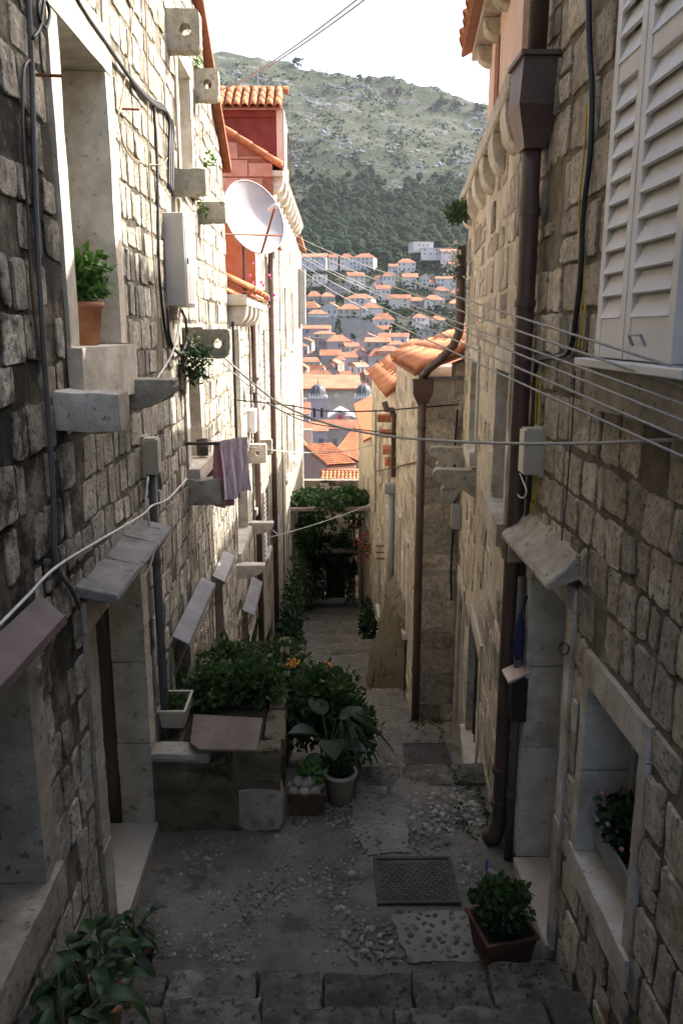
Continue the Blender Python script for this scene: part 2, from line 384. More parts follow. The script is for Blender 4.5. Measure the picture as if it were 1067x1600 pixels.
def lay_stones(W, a0, a1, z0, top, excl, hr=(.16, .30), wr=(.14, .42), joint=.016, depth=(.012, .032), drop=.05, visible_only=True):
    tf = top if callable(top) else (lambda a: top)
    tmax = max(tf(a0+(a1-a0)*i/20) for i in range(21))
    res = []; z = z0
    while z < tmax:
        h = rnd.uniform(*hr); a = a0 - rnd.uniform(0, .2)
        while a < a1:
            w = rnd.uniform(*wr) * (1.25 if h > .24 else 1.0)
            r = [max(a, a0)+joint*rnd.uniform(.4, 1), min(a+w, a1)-joint*rnd.uniform(.4, 1), z+joint*rnd.uniform(.5, 1)+rnd.uniform(-.012, .012), z+h-joint*rnd.uniform(.5, 1)+rnd.uniform(-.012, .012)]
            a += w
            if h > .24 and rnd.random() < .18:       # two thin stones in place of a tall one
                zm = (r[2]+r[3])/2+rnd.uniform(-.03, .03); rs = [[r[0], r[1], r[2], zm-joint*.5], [r[0], r[1], zm+joint*.5, r[3]]]
            else: rs = [r]
            for r in rs:
                ok = True
                for e in excl:
                    if r[0] < e[1] and r[1] > e[0] and r[2] < e[3] and r[3] > e[2]:
                        cuts = [(e[1]-r[0], 0, e[1]), (r[1]-e[0], 1, e[0]), (e[3]-r[2], 2, e[3]), (r[3]-e[2], 3, e[2])]
                        c = min(cuts); r[c[1]] = c[2] + (joint*.4 if c[1] in (0, 2) else -joint*.4)
                    if r[1]-r[0] < .05 or r[3]-r[2] < .05: ok = False; break
                if ok and r[3] > tf((r[0]+r[1])/2): ok = False
                if ok and rnd.random() > (drop(r) if callable(drop) else drop): res.append(tuple(r))
        z += h
    return res

def stone_wall(W, name, mortar, stone_m, parent, a0, a1, z0, top, openings, excl=(), limit=290, see=(0, 99), thick=.4, **kw):
    """wall mesh plus single stones (the largest in view) and a joined remainder"""
    wl_ = wall_mesh(W, a0, a1, z0, top, openings, thick).build(name, mortar, parent)
    st = lay_stones(W, max(a0, see[0]), min(a1, see[1]), z0, top, [tuple(o[:4]) for o in openings] + list(excl), **kw)
    rank = []
    for r in st:
        q = [project(W.pt(a, z)) for a, z in ((r[0], r[2]), (r[1], r[2]), (r[1], r[3]), (r[0], r[3]))]
        if any(x is None for x in q): rank.append((0, r)); continue
        cx = sum(x[0] for x in q)/4; cy = sum(x[1] for x in q)/4
        ar = abs(sum(q[i][0]*q[(i+1) % 4][1]-q[(i+1) % 4][0]*q[i][1] for i in range(4)))/2
        if not (-30 < cx < 1097 and -30 < cy < 1630): ar = -1
        rank.append((ar, r))
    rank.sort(key=lambda x: -x[0])
    rest = MB()
    for i, (ar, r) in enumerate(rank):
        if ar < 0: continue
        dep = rnd.uniform(*kw.get('depth', (.012, .032))); tone = min(1, max(0, rnd.gauss(.5, .27)))
        if i < limit and ar > 20:
            mb = MB(); stone_geo(W, r, dep, tone, mb); mb.build('stone', stone_m, wl_, smooth=False)
        else: stone_geo(W, r, dep, tone, rest)
    if rest.f: tag(rest.build('small_stones', stone_m, wl_), kind='stuff')
    return wl_

def shell(name, W, a0, a1, z0, z1, back, m, parent, thick=.4):
    """the rest of the house behind its alley wall: ends, rear and floor slab under the roof"""
    mb = MB()
    wbox(mb, W, a0+.001, a0+.25, z0, z1-.004, -back, -thick-.002)
    wbox(mb, W, a1-.25, a1-.001, z0, z1-.004, -back, -thick-.002)
    wbox(mb, W, a0+.25, a1-.25, z0, z1-.006, -back, -back+.25)
    wbox(mb, W, a0+.252, a1-.252, z1-.15, z1-.008, -back+.252, -thick-.002)
    return mb.build(name, m, parent)

def opening(W, kind, a0, a1, z0, z1, parent, jw=.13, lw=.15, sh=.12, depth=.26, proud=.025, sill_out=.05, stone='ashlar', frame='frame_white', pane='glass', sill=True, leafs=1, jb=None):
    """a window (or door) with its dressed-stone surround; returns (part, outer rectangle)"""
    out = (a0-jw, a1+jw, z0-(sh if sill else 0), z1+lw)
    f = MB(); fw = .05
    wbox(f, W, a0, a0+fw, z0, z1, -depth-.05, -depth+.01); wbox(f, W, a1-fw, a1, z0, z1, -depth-.05, -depth+.01)
    wbox(f, W, a0+fw, a1-fw, z1-fw, z1, -depth-.05, -depth+.01); wbox(f, W, a0+fw, a1-fw, z0, z0+fw, -depth-.05, -depth+.01)
    for i in range(1, leafs if (a1-a0) < .6 or leafs > 1 else 2):
        c = a0+(a1-a0)*i/max(2, leafs); wbox(f, W, c-.03, c+.03, z0+fw, z1-fw, -depth-.045, -depth+.012)
    part = f.build(kind, M[frame], parent)
    p = MB(); wbox(p, W, a0+fw-.005, a1-fw+.005, z0+fw-.005, z1-fw+.005, -depth-.03, -depth-.02); p.build('pane', M[pane], part)
    S = M[stone]; th = .385
    for q0, q1 in ((out[0], a0), (a1, out[1])):
        n = 1 if jb is None else jb; zs = [z0 + (z1-z0)*i/n for i in range(n+1)]
        for s0, s1 in zip(zs, zs[1:]):
            b = MB(); b.tone = rnd.random(); rbox(b, W, q0+.001, q1-.001, s0+.002, s1-.002, -th, proud+rnd.uniform(-.004, .004)); b.build('jamb', S, part, smooth=True)
    b = MB(); b.tone = rnd.random(); rbox(b, W, out[0]+.001, out[1]-.001, z1, out[3], -th, proud+.003); b.build('lintel', S, part, smooth=True)
    if sill:
        b = MB(); b.tone = rnd.random(); rbox(b, W, out[0]-.01, out[1]+.01, out[2], z0, -th, proud+sill_out); b.build('sill', S, part, smooth=True)
    return part, out

def ring_hole(mb, W, a0, a1, poly, hc, hr):
    """plate in the (o,z) plane, thickness a0..a1, outline poly, round hole"""
    N = 28; outer = []; inner = []
    def hit(ang):
        d = (math.cos(ang), math.sin(ang)); best = None
        for i in range(len(poly)):
            (x1, y1), (x2, y2) = poly[i], poly[(i+1) % len(poly)]
            ex, ey = x2-x1, y2-y1; den = d[0]*ey-d[1]*ex
            if abs(den) < 1e-9: continue
            t = ((x1-hc[0])*ey-(y1-hc[1])*ex)/den; u = ((x1-hc[0])*d[1]-(y1-hc[1])*d[0])/den
            if t > 0 and -1e-6 <= u <= 1+1e-6 and (best is None or t < best): best = t
        return (hc[0]+d[0]*best, hc[1]+d[1]*best)
    angs = sorted([2*math.pi*i/N for i in range(N)] + [math.atan2(y-hc[1], x-hc[0]) % (2*math.pi) for x, y in poly])
    for w in angs: outer.append(hit(w)); inner.append((hc[0]+hr*math.cos(w), hc[1]+hr*math.sin(w)))
    n = len(angs); vs = []
    for a in (a0, a1): vs += [W.pt(a, z, o) for o, z in outer] + [W.pt(a, z, o) for o, z in inner]
    fs = []
    for i in range(n):
        k = (i+1) % n
        fs += [(i, k, n+k, n+i), (2*n+i, 3*n+i, 3*n+k, 2*n+k), (i, 2*n+i, 2*n+k, k), (n+i, n+k, 3*n+k, 3*n+i)]
    mb.add(vs, fs)
def rounded(o0, o1, z0, z1, r=.05):
    p = [(o0, z1), (o0, z0)]
    for i in range(5): w = -math.pi/2 + i*math.pi/8; p.append((o1-r+r*math.cos(w), z0+r+r*math.sin(w)))
    p += [(o1, z1-.02), (o1-.02, z1)]
    return p
def bracket(W, a, z1, prot, h, thick, parent, holes=0, m='bracket', curve=None, name='bracket'):
    mb = MB(); z0 = z1-h
    if holes == 1: ring_hole(mb, W, a, a+thick, rounded(-.06, prot, z0, z1), (prot*.58, (z0+z1)/2), h*.15)
    elif holes == 2:
        c = prot*.45
        ring_hole(mb, W, a, a+thick, [(-.06, z1), (-.06, z0+.03), (c, z0), (c, z1)], (prot*.22, (z0+z1)/2-.01), h*.14)
        ring_hole(mb, W, a, a+thick, [(c, z1-.015), (c, z0)] + rounded(c, prot, z0-.01, z1-.015, .09)[2:], (prot*.73, (z0+z1)/2-.01), h*.17)
    else:
        if curve == 'quarter':      # bottom sweeps up to the outer edge
            p = [(-.06, z1), (-.06, z0)] + [(prot*math.sin(i*math.pi/16), z1-h*.22-(h*.78)*math.cos(i*math.pi/16)) for i in range(9)] + [(prot, z1)]
        elif curve == 'volute':     # scrolled bracket: slab nose above, scroll below
            p = [(-.06, z1), (-.06, z0+h*.1), (prot*.12, z0+h*.25), (prot*.30, z0+h*.42), (prot*.42, z0+h*.30), (prot*.46, z0+h*.10), (prot*.56, z0), (prot*.70, z0+h*.03), (prot*.80, z0+h*.18), (prot*.80, z0+h*.40), (prot*.72, z0+h*.52), (prot*.80, z0+h*.60), (prot*.96, z0+h*.66), (prot, z0+h*.80), (prot*.97, z1-h*.05), (prot*.9, z1)]
        else:
            rbox(mb, W, a, a+thick, z0, z1, -.06, prot, .014, .03, .05); return mb.build(name, M[m], parent, smooth=True)
        mb.prism([W.pt(a, z, o) for o, z in p], W.d*thick)
    return mb.build(name, M[m], parent, bevel=.006 if holes == 0 else 0, jitter=.003)

def pipe(name, label, pts, r, m, collars=(), group=None, cat='pipe', k=12):
    t = thing(name, label, cat, pts[-1], group)
    MB().tube(pts, r, k).build('pipe_run', M[m], t, smooth=True)
    for c in collars:
        c = Vector(c); MB().tube([c-Vector((0, 0, .022)), c+Vector((0, 0, .022))], r*1.18, k).build('collar', M[m], t)
    return t
def bend(p, q, r, n=6):
    return [p+(q-p)*(i/n) for i in range(n+1)]
def smooth_path(pts, n=6):
    """Catmull-Rom through the points"""
    P = [Vector(p) for p in pts]; P = [P[0]*2-P[1]] + P + [P[-1]*2-P[-2]]; out = []
    for i in range(1, len(P)-2):
        for k in range(n):
            t = k/n; a, b, c, d = P[i-1:i+3]
            out.append(.5*((2*b)+(c-a)*t+(2*a-5*b+4*c-d)*t*t+(-a+3*b-3*c+d)*t**3))
    out.append(P[-2]); return out
def cable(name, label, pts, r, m, group=None, cat='cable', k=6, n=6):
    return tag(MB().tube(smooth_path(pts, n) if n else pts, r, k).build(name, M[m], smooth=True), label, cat, group)
def hang(a, b, sag, n=24):
    a, b = Vector(a), Vector(b); return [a+(b-a)*(i/n)-Vector((0, 0, sag*4*(i/n)*(1-i/n))) for i in range(n+1)]

# ------------------------------------------------------------------ tiles
TILE = {}
def tile_mesh(r=.085, ln=.42):
    key = (r, ln)
    if key not in TILE:
        L_ = []
        for var in range(4):
            mb = MB(); k = 7; mb.tone = .15+.23*var
            vs = []
            for y, rr in ((0, r), (ln, r*.86)):
                for t in (0, .014):
                    for i in range(k):
                        w = math.pi*i/(k-1); vs.append(((rr-t)*math.cos(w), y, (rr-t)*math.sin(w)))
            fs = []
            for i in range(k-1):
                fs += [(i, i+1, 2*k+i+1, 2*k+i), (k+i, 3*k+i, 3*k+i+1, k+i+1), (i, k+i, k+i+1, i+1), (2*k+i, 2*k+i+1, 3*k+i+1, 3*k+i)]
            fs += [(0, 2*k, 3*k, k), (k-1, 2*k-1, 4*k-1, 3*k-1)]
            mb.add(vs, fs); me = mb.mesh('tile', smooth=True); me.materials.append(M['tile']); L_.append(me)
        TILE[key] = L_
    return TILE[key]
def tile_roof(parent, corner, along, up, cols, rows, pitch=.2, course=.34, r=.085, ln=.42, base=True):
    """rows of barrel tiles: corner = lower corner, along = eave direction, up = upslope direction"""
    c = Vector(corner); e = Vector(along).normalized(); s = Vector(up).normalized(); n = e.cross(s).normalized()
    if n.z < 0: n = -n
    ms = tile_mesh(r, ln)
    if base:
        b = MB(); q = [c-s*.02, c+e*cols*pitch-s*.02, c+e*cols*pitch+s*rows*course, c+s*rows*course]
        b.prism([p-n*.012 for p in q], -n*.03); b.build('roof_deck', M['tile_dark'], parent)
    X = e if e.cross(s).dot(n) > 0 else -e
    for j in range(rows):
        for i in range(cols):
            o = link('tile', rnd.choice(ms), None, parent)
            p = c + e*((i+.5)*pitch) + s*(j*course) + n*(.008+.0*j) + s*rnd.uniform(-.012, .012)
            ss = (s + n*.035 + e*rnd.uniform(-.02, .02)).normalized(); nn = X.cross(ss).normalized(); xx = ss.cross(nn)
            m_ = Matrix(((xx.x, ss.x, nn.x, p.x), (xx.y, ss.y, nn.y, p.y), (xx.z, ss.z, nn.z, p.z), (0, 0, 0, 1)))
            o.matrix_basis = m_

# ------------------------------------------------------------------ plants
def leaves(mb, c, rad, n, size, long=1.8, up=.2, shell_=.35, spread_=None, clip=None):
    c = Vector(c)
    for _ in range(n):
        while True:
            d = Vector((rnd.uniform(-1, 1), rnd.uniform(-1, 1), rnd.uniform(-1, 1)))
            if shell_ < d.length <= 1: break
        k = .75+.4*noise.noise(d*2.2+c*3)
        p = c + Vector((d.x*rad[0], d.y*rad[1], d.z*rad[2]))*k
        if clip and not clip(p): continue
        t = (d*.6 + Vector((rnd.uniform(-1, 1), rnd.uniform(-1, 1), rnd.uniform(-.6, 1)*1.0+up-.3))).normalized()
        x = t.cross(Vector((rnd.uniform(-1, 1), rnd.uniform(-1, 1), rnd.uniform(-1, 1)))).normalized(); nn = x.cross(t)
        s = size*rnd.uniform(.6, 1.3); w = s/long*.5
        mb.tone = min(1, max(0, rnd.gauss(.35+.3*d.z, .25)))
        mb.add([p, p+t*s*.45+x*w+nn*s*.06, p+t*s-nn*s*.12, p+t*s*.45-x*w+nn*s*.06], [(0, 1, 2, 3)])
def blade(mb, p, d, ln, w, droop=.6, n=6, tone=.5):
    """strap leaf arching over"""
    p = Vector(p); d = Vector(d).normalized(); h = Vector((d.x, d.y, 0))
    x = Vector((0, 0, 1)).cross(d)
    x = x.normalized() if x.length > 1e-3 else Vector((1, 0, 0)); vs = []
    mb.tone = tone
    for i in range(n+1):
        t = i/n; q = p + d*ln*t - Vector((0, 0, droop*ln*t*t)); ww = w*math.sin(math.pi*(.12+.88*t))**.7*(1 if t < 1 else 0)
        vs += [q-x*ww*.5, q+x*ww*.5]
    mb.add(vs, [(2*i, 2*i+1, 2*i+3, 2*i+2) for i in range(n)])
def big_leaf(p, d, ln, w, m, parent, name='leaf', tone=.4, curl=.25):
    """broad heart-shaped leaf with a midrib fold"""
    p = Vector(p); d = Vector(d).normalized(); x = d.cross(Vector((0, 0, 1)))
    x = x.normalized() if x.length > 1e-3 else Vector((1, 0, 0)); nn = x.cross(d); mb = MB(); vs = []; N = 8
    mb.tone = tone
    for i in range(N+1):
        t = i/N; ww = w*.5*(math.sin(math.pi*min(1, t*.9+.1))**.75)*(1-.35*t)
        c = p + d*ln*t - Vector((0, 0, curl*ln*t*t))
        for k in (-1, -.5, 0, .5, 1): vs.append(c + x*ww*k + nn*abs(k)*ww*.30)
    fs = [(5*i+j, 5*i+j+1, 5*i+j+6, 5*i+j+5) for i in range(N) for j in range(4)]
    mb.add(vs, fs); return mb.build(name, m, parent, smooth=True)
def pot(mb, c, r, h, taper=.75, lip=.02):
    mb.lathe([(0, .004), (r*taper, .0), (r*.97, h-lip*1.6), (r*.99, h-lip*1.6), (r*1.06, h-lip*1.5), (r*1.06, h), (r*.9, h), (r*.86, h*.82), (0, h*.82)], c, 22)
# ------------------------------------------------------------------ ground: steps, landing, lower path
H0 = -3.5
def base_line(y):
    if y < 5.86: return H0
    if y < 9.8: return H0 - .415*(y-5.86)
    return H0 - .415*3.94 - .288*(y-9.8)
NOSE = [11.3, 13.6, 16.2, 18.4, 20.6, 23.4, 26.2, 29.4, 32.5]
def path_z(x, y):
    z = base_line(y)
    if y > 9.8:
        i = max([k for k in range(len(NOSE)) if NOSE[k] <= y], default=-1)
        lo = 9.8 if i < 0 else NOSE[i]; hi = NOSE[i+1] if i+1 < len(NOSE) else 37
        za, zb = base_line(lo), base_line(hi); t = (y-lo)/(hi-lo)
        z = za + (zb-za+.16)*t - (.16 if i >= 0 else 0)*(1-t) + (0 if i < 0 else 0)
    # lowered pocket with the second cover on the right, 6.1 - 8.7
    if y > 5.86 and y < 9.8:
        pk = -4.65 if y < 8.75 else -4.65-(y-8.75)*.46
        if y < 7.0: pk = min(H0-.16, max(-4.65, H0-.18-.17*math.floor((y-5.86)/.17+1e-6)*1.0))
        k = min(1, max(0, (x-.52)/.16)); k = k*k*(3-2*k)
        z = z*(1-k) + pk*k
    return z
def height_grid(f, xs, ys, jit=.0):
    mb = MB(); nx = len(xs)
    for y in ys:
        for x in xs:
            mb.v.append((x, y, f(x, y) + jit*noise.noise(Vector((x*2.3, y*2.3, 1.7)))*1.0 + jit*.5*noise.noise(Vector((x*8, y*8, 4.1))))); mb.t.append(.5)
    for j in range(len(ys)-1):
        for i in range(nx-1): mb.f.append((j*nx+i, j*nx+i+1, (j+1)*nx+i+1, (j+1)*nx+i))
    return mb
def lin(a, b, n): return [a+(b-a)*i/n for i in range(n+1)]
landing = tag(height_grid(lambda x, y: H0, lin(-1.6, 1.6, 64), lin(3.4, 5.86, 50), .022).build('landing', M['landing'], smooth=True), kind='structure')
_ys = sorted(lin(5.86, 9.8, 70) + lin(9.8+.06, 40, 200) + [n-.012 for n in NOSE] + [n+.012 for n in NOSE])
lower_path = tag(height_grid(lambda x, y: path_z(x, y), lin(-1.7, 2.0, 37), _ys, .02).build('alley_path', M['path'], smooth=True), kind='structure')
# landing edge: riser under the landing's far edge
mb = MB(); mb.box(.5, 1.6, 5.66, 5.862, -5.0, H0-.012); mb.build('riser', M['landing'], landing)
x = .30
for w in (.30, .40, .34):
    b = MB(); b.tone = rnd.random(); b.rough(x+.004, x+w-.004, 5.62+rnd.uniform(-.02, .02), 5.90+rnd.uniform(-.015, .015), H0-.14, H0+.028+rnd.uniform(-.006, .006)); x += w
    b.build('edge_stone', M['step'], landing, smooth=True)
# nosing stones of the lower path
for q, n in enumerate(NOSE):
    x = -1.3
    while x < 1.3:
        w = rnd.uniform(.45, .8); b = MB(); b.tone = rnd.random()
        za = path_z(0, n-.02); b.box(x+.005, min(x+w, 1.4)-.005, n-.30, n+.02+rnd.uniform(-.015, .015), za-.2, za+.03+rnd.uniform(-.01, .01)); x += w
        b.build('edge_stone', M['step'], lower_path, bevel=.012, jitter=.004)
# flight of steps rising to the viewer
steps = tag(MB().box(-1.24, 1.26, -4.5, 3.52, -4.4, -3.56).build('steps', M['landing']), kind='structure')
STEP = []
y1, z1 = 3.62, H0+.16
for k in range(12):
    x = -1.24
    while x < 1.24:
        w = rnd.uniform(.26, .8); xe = min(x+w, 1.26)
        if 1.26-xe < .15: xe = 1.26
        b = MB(); b.tone = rnd.random()
        b.rough(x+.004, xe-.004, y1-.46, y1+rnd.uniform(-.05, .05), z1-.42, z1+rnd.uniform(-.022, .014), .020, .045, .014, 8)
        b.build('step_stone', M['step'], steps, smooth=True)
        x = xe
    STEP.append((y1, z1)); y1 -= .365; z1 += .16
tag(MB().box(-1.24, 1.26, -4.6, -.75, -3.5, -1.62).build('upper_landing', M['landing']), kind='structure')

# ---- pebbles
PEB = []
for var in range(7):
    mb = MB(); mb.tone = var/6
    k = 8; vs = []; ph = rnd.uniform(0, 6)
    for rr, z in ((1, 0), (.93, .45), (.55, .82)):
        for i in range(k):
            w = 2*math.pi*i/k+ph; q = rr*(1+rnd.uniform(-.10, .10)); vs.append((q*math.cos(w), q*math.sin(w), z))
    vs.append((0, 0, .95)); fs = []
    for q in (0, 1):
        for i in range(k): fs.append((q*k+i, q*k+(i+1) % k, (q+1)*k+(i+1) % k, (q+1)*k+i))
    for i in range(k): fs.append((2*k+i, 2*k+(i+1) % k, 3*k))
    mb.add(vs, fs); PEB.append(mb)
PEBM = {}
def peb_mesh(i, m):
    if (i, m) not in PEBM:
        me = PEB[i].mesh('pebble', smooth=True); me.materials.append(M[m]); PEBM[(i, m)] = me
    return PEBM[(i, m)]
# patches: (u, v centre px, ru, rv px, density, stone radius, material)
def scatter_patch(poly_px, zf, spacing, size, m, keep=1.0, orient=None):
    us = [p[0] for p in poly_px]; vs_ = [p[1] for p in poly_px]
    P = [at_z(u, v, H0) for u, v in poly_px]; xs = [p.x for p in P]; ys = [p.y for p in P]
    def inside(x, y):
        c = False; j = len(P)-1
        for i in range(len(P)):
            if ((P[i].y > y) != (P[j].y > y)) and x < (P[j].x-P[i].x)*(y-P[i].y)/(P[j].y-P[i].y)+P[i].x: c = not c
            j = i
        return c
    out = []; y = min(ys); row = 0
    while y < max(ys):
        x = min(xs) + (spacing*.5 if row % 2 else 0)
        while x < max(xs):
            qx, qy = x+rnd.uniform(-.35, .35)*spacing, y+rnd.uniform(-.35, .35)*spacing
            if inside(qx, qy) and rnd.random() < keep*(.45+.75*(noise.noise(Vector((qx*3.2, qy*3.2, 9)))+.5)):
                out.append((qx, qy, zf(qx, qy), size*rnd.uniform(.65, 1.3), rnd.uniform(0, math.pi) if orient is None else orient+rnd.gauss(0, .35), m))
            x += spacing*1.12
        y += spacing*.9; row += 1
    return out
zl = lambda x, y: H0 if y < 5.86 else path_z(x, y)
pebs = []
pebs += scatter_patch([(285, 1330), (330, 1325), (380, 1345), (345, 1380), (330, 1440), (290, 1445), (262, 1410), (280, 1370)], zl, .052, .026, 'pebble', 1.25)
pebs += scatter_patch([(300, 1290), (455, 1288), (450, 1325), (360, 1320), (300, 1312)], zl, .06, .028, 'pebble', .75)
pebs += scatter_patch([(395, 1390), (470, 1365), (545, 1395), (545, 1425), (470, 1405), (400, 1412)], zl, .055, .027, 'pebble', 1.1)
pebs += scatter_patch([(465, 1280), (500, 1295), (535, 1285), (555, 1250), (520, 1245), (490, 1272)], zl, .040, .020, 'pebble_white', 1.5)
pebs += scatter_patch([(540, 1455), (600, 1435), (630, 1440), (620, 1490), (580, 1500), (545, 1480)], zl, .055, .027, 'pebble', 1.1)
pebs += scatter_patch([(625, 1225), (745, 1232), (752, 1290), (715, 1310), (640, 1290), (620, 1250)], zl, .062, .030, 'pebble_white', .95)
pebs += scatter_patch([(545, 1260), (625, 1290), (740, 1315), (770, 1335), (585, 1335), (550, 1320)], zl, .065, .020, 'pebble_dark', .9)
pebs += scatter_patch([(615, 1425), (720, 1425), (740, 1440), (745, 1495), (640, 1500)], zl, .060, .023, 'pebble_dark', 1.5)
pebs += scatter_patch([(715, 1345), (790, 1350), (820, 1420), (760, 1425), (722, 1410)], zl, .075, .027, 'pebble', .8)
pebs += scatter_patch([(235, 1440), (560, 1420), (560, 1500), (240, 1500)], zl, .085, .024, 'pebble', .45)
pebs += scatter_patch([(540, 1210), (620, 1215), (615, 1330), (560, 1330)], zl, .07, .020, 'pebble_dark', .9)
pebs += scatter_patch([(450, 1330), (580, 1340), (580, 1410), (460, 1380)], zl, .08, .026, 'pebble', .5)
pebs += [(x, y, path_z(x, y), s*1.0, a, m) for x, y, z, s, a, m in scatter_patch([(560, 1140), (620, 1140), (640, 1205), (560, 1210)], zl, .075, .022, 'pebble_dark', .9)]
MH1 = [at_z(u, v, H0) for u, v in ((585, 1345), (705, 1343), (718, 1416), (587, 1418))]
mx0, mx1 = min(p.x for p in MH1)-.04, max(p.x for p in MH1)+.04; my0, my1 = min(p.y for p in MH1)-.04, max(p.y for p in MH1)+.04
pebs = [p for p in pebs if not (mx0 < p[0] < mx1 and my0 < p[1] < my1) and not (p[0] < -.29 and p[1] > 5.0) and abs(p[0]) < 1.2]
pebs += [(x, y, z, s, a, m) for x, y, z, s, a, m in scatter_patch([(215, 1500), (240, 1330), (300, 1290), (560, 1200), (760, 1215), (800, 1380), (810, 1510)], zl, .043, .0165, 'pebble', .9)]
pebs = [p for p in pebs if not (mx0 < p[0] < mx1 and my0 < p[1] < my1) and not (p[0] < -.29 and p[1] > 5.0) and abs(p[0]) < 1.2]
pebs.sort(key=lambda p: -(p[3]/max(1, p[1])))
rest = MB()
for i, (x, y, z, s, a, m) in enumerate(pebs):
    if m == 'pebble_dark' and y < 5.86: z += .010
    var = rnd.randrange(7); e = rnd.uniform(.55, .8); mtx = Matrix.Translation((x, y, z-s*.36+.004)) @ Matrix.Rotation(a, 4, 'Z') @ Matrix.Diagonal((s, s*e, s*.58, 1))
    if i < 290:
        o = link('pebble', peb_mesh(var, m), None, landing if y < 5.86 else lower_path); o.matrix_basis = mtx
    else:
        rest.tone = rnd.random(); rest.add([mtx @ Vector(q) for q in PEB[var].v], PEB[var].f)
for _ in range(2600):
    y = rnd.uniform(5.95, 13); x = rnd.uniform(-.4, 1.3)
    if (x > .7 and y < 8.9) or (x > .45 and y < 7): continue
    s = rnd.uniform(.012, .026); var = rnd.randrange(7); mtx = Matrix.Translation((x, y, path_z(x, y)-s*.12)) @ Matrix.Rotation(rnd.uniform(0, 3), 4, 'Z') @ Matrix.Diagonal((s, s*.65, s*.5, 1))
    rest.tone = rnd.uniform(0, .8); rest.add([mtx @ Vector(q) for q in PEB[var].v], PEB[var].f)
tag(rest.build('small_pebbles', M['pebble'], landing, smooth=True), kind='stuff')

# concrete patch set into the landing (right of the centre line)
def flat_patch(name, px, z, m, parent, th=.012):
    b = MB(); P = [at_z(u, v, z) for u, v in px]; Q = []
    for p, q in zip(P, P[1:]+P[:1]):
        k = max(2, int((q-p).length/.035))
        for i in range(k): w = p+(q-p)*(i/k); Q.append(Vector((w.x+rnd.gauss(0, .004)+.02*noise.noise(w*9), w.y+rnd.gauss(0, .004)+.02*noise.noise(w*9+Vector((5, 0, 0))), z)))
    b.prism(Q, (0, 0, -th)); return b.build(name, M[m], parent)
flat_patch('cement_patch', [(612, 1426), (722, 1424), (744, 1440), (748, 1500), (640, 1503), (622, 1470)], H0+.009, 'concrete', landing)
flat_patch('cement_patch', [(560, 1222), (628, 1222), (640, 1330), (575, 1335), (548, 1290)], H0+.009, 'concrete', landing)

# ---- iron covers
def cover(label, P, z):
    c = sum((Vector((p.x, p.y, 0)) for p in P), Vector())/4
    t = thing('manhole_cover', label, 'manhole cover', (c.x, c.y, z), 'iron covers let into the paving')
    x0, x1 = (P[0].x+P[3].x)/2, (P[1].x+P[2].x)/2; y0, y1 = (P[2].y+P[3].y)/2, (P[0].y+P[1].y)/2
    b = MB()
    for q in ((x0, x0+.022, y0, y1), (x1-.022, x1, y0, y1), (x0+.022, x1-.022, y0, y0+.022), (x0+.022, x1-.022, y1-.022, y1)): b.box(*q, z-.02, z+.026)
    b.build('frame', M['iron'], t)
    MB().box(x0+.024, x1-.024, y0+.024, y1-.024, z-.02, z+.018).build('plate', M['iron'], t)
    b = MB(); n = 13
    for i in range(n):
        for j in range(n):
            xc = x0+.045+(x1-x0-.09)*(i+.5*(j % 2))/(n-.5); yc = y0+.045+(y1-y0-.12)*j/(n-1); w = .012; s = 1 if (i+j) % 2 else -1
            b.prism([(xc-w, yc-s*w*.6, z+.0181), (xc-w+.006, yc-s*w*.6-.003, z+.0181), (xc+w, yc+s*w*.6, z+.0181), (xc+w-.006, yc+s*w*.6+.003, z+.0181)], (0, 0, .004))
    tag(b.build('tread_pattern', M['iron'], t), kind='stuff')
    MB().box((x0+x1)/2-.055, (x0+x1)/2+.055, y1-.062, y1-.044, z+.012, z+.0205).build('lifting_slot', M['cable_black'], t)
    return t
cover('iron chequered manhole cover with a lifting slot on the near pebbled landing', MH1, H0+.004)
MH2 = [Vector((.86, 8.30, 0)), Vector((1.37, 8.30, 0)), Vector((1.37, 7.82, 0)), Vector((.86, 7.82, 0))]
cover('second rusty iron cover in the mossy pocket below the step on the right', MH2, -4.646)
# ------------------------------------------------------------------ left side
XL = -1.25
WL = Wall((XL, 0), (XL, 1), +1)
lh = thing('stone_house', 'pale rubble stone house along the left of the alley, sunlit above and shaded below', 'house', (XL, 3, H0))
verge = lambda a: min(4.0, 1.96+.555*(10.5-a))  # top out of view flattened low to let more sky light into the alley
exL = []
def op(*a, **k):
    p, r = opening(*a, **k); exL.append(r); return p
w1 = op(WL, 'window', 4.12, 4.94, -.085, 1.42, lh, jw=.15, lw=.24, sh=.30, sill_out=.05, depth=.30, stone='ashlar')
tag(w1, 'tall upper window with a pot on its sill')
w2 = op(WL, 'window', 7.40, 8.05, 1.33, 2.25, lh, jw=.12, lw=.16, sh=.12)
w3 = op(WL, 'window', 7.25, 7.90, -1.22, -.36, lh, jw=.16, lw=.16, sh=.14, sill_out=.10)
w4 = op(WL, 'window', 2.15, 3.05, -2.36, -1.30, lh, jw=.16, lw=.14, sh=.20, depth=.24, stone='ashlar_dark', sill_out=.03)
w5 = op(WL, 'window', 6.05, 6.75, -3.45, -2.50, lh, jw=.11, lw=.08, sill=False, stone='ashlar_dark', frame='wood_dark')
w6 = op(WL, 'window', 8.35, 9.05, -4.10, -2.75, lh, jw=.12, lw=.08, sill=False, stone='ashlar_dark', frame='wood_dark')
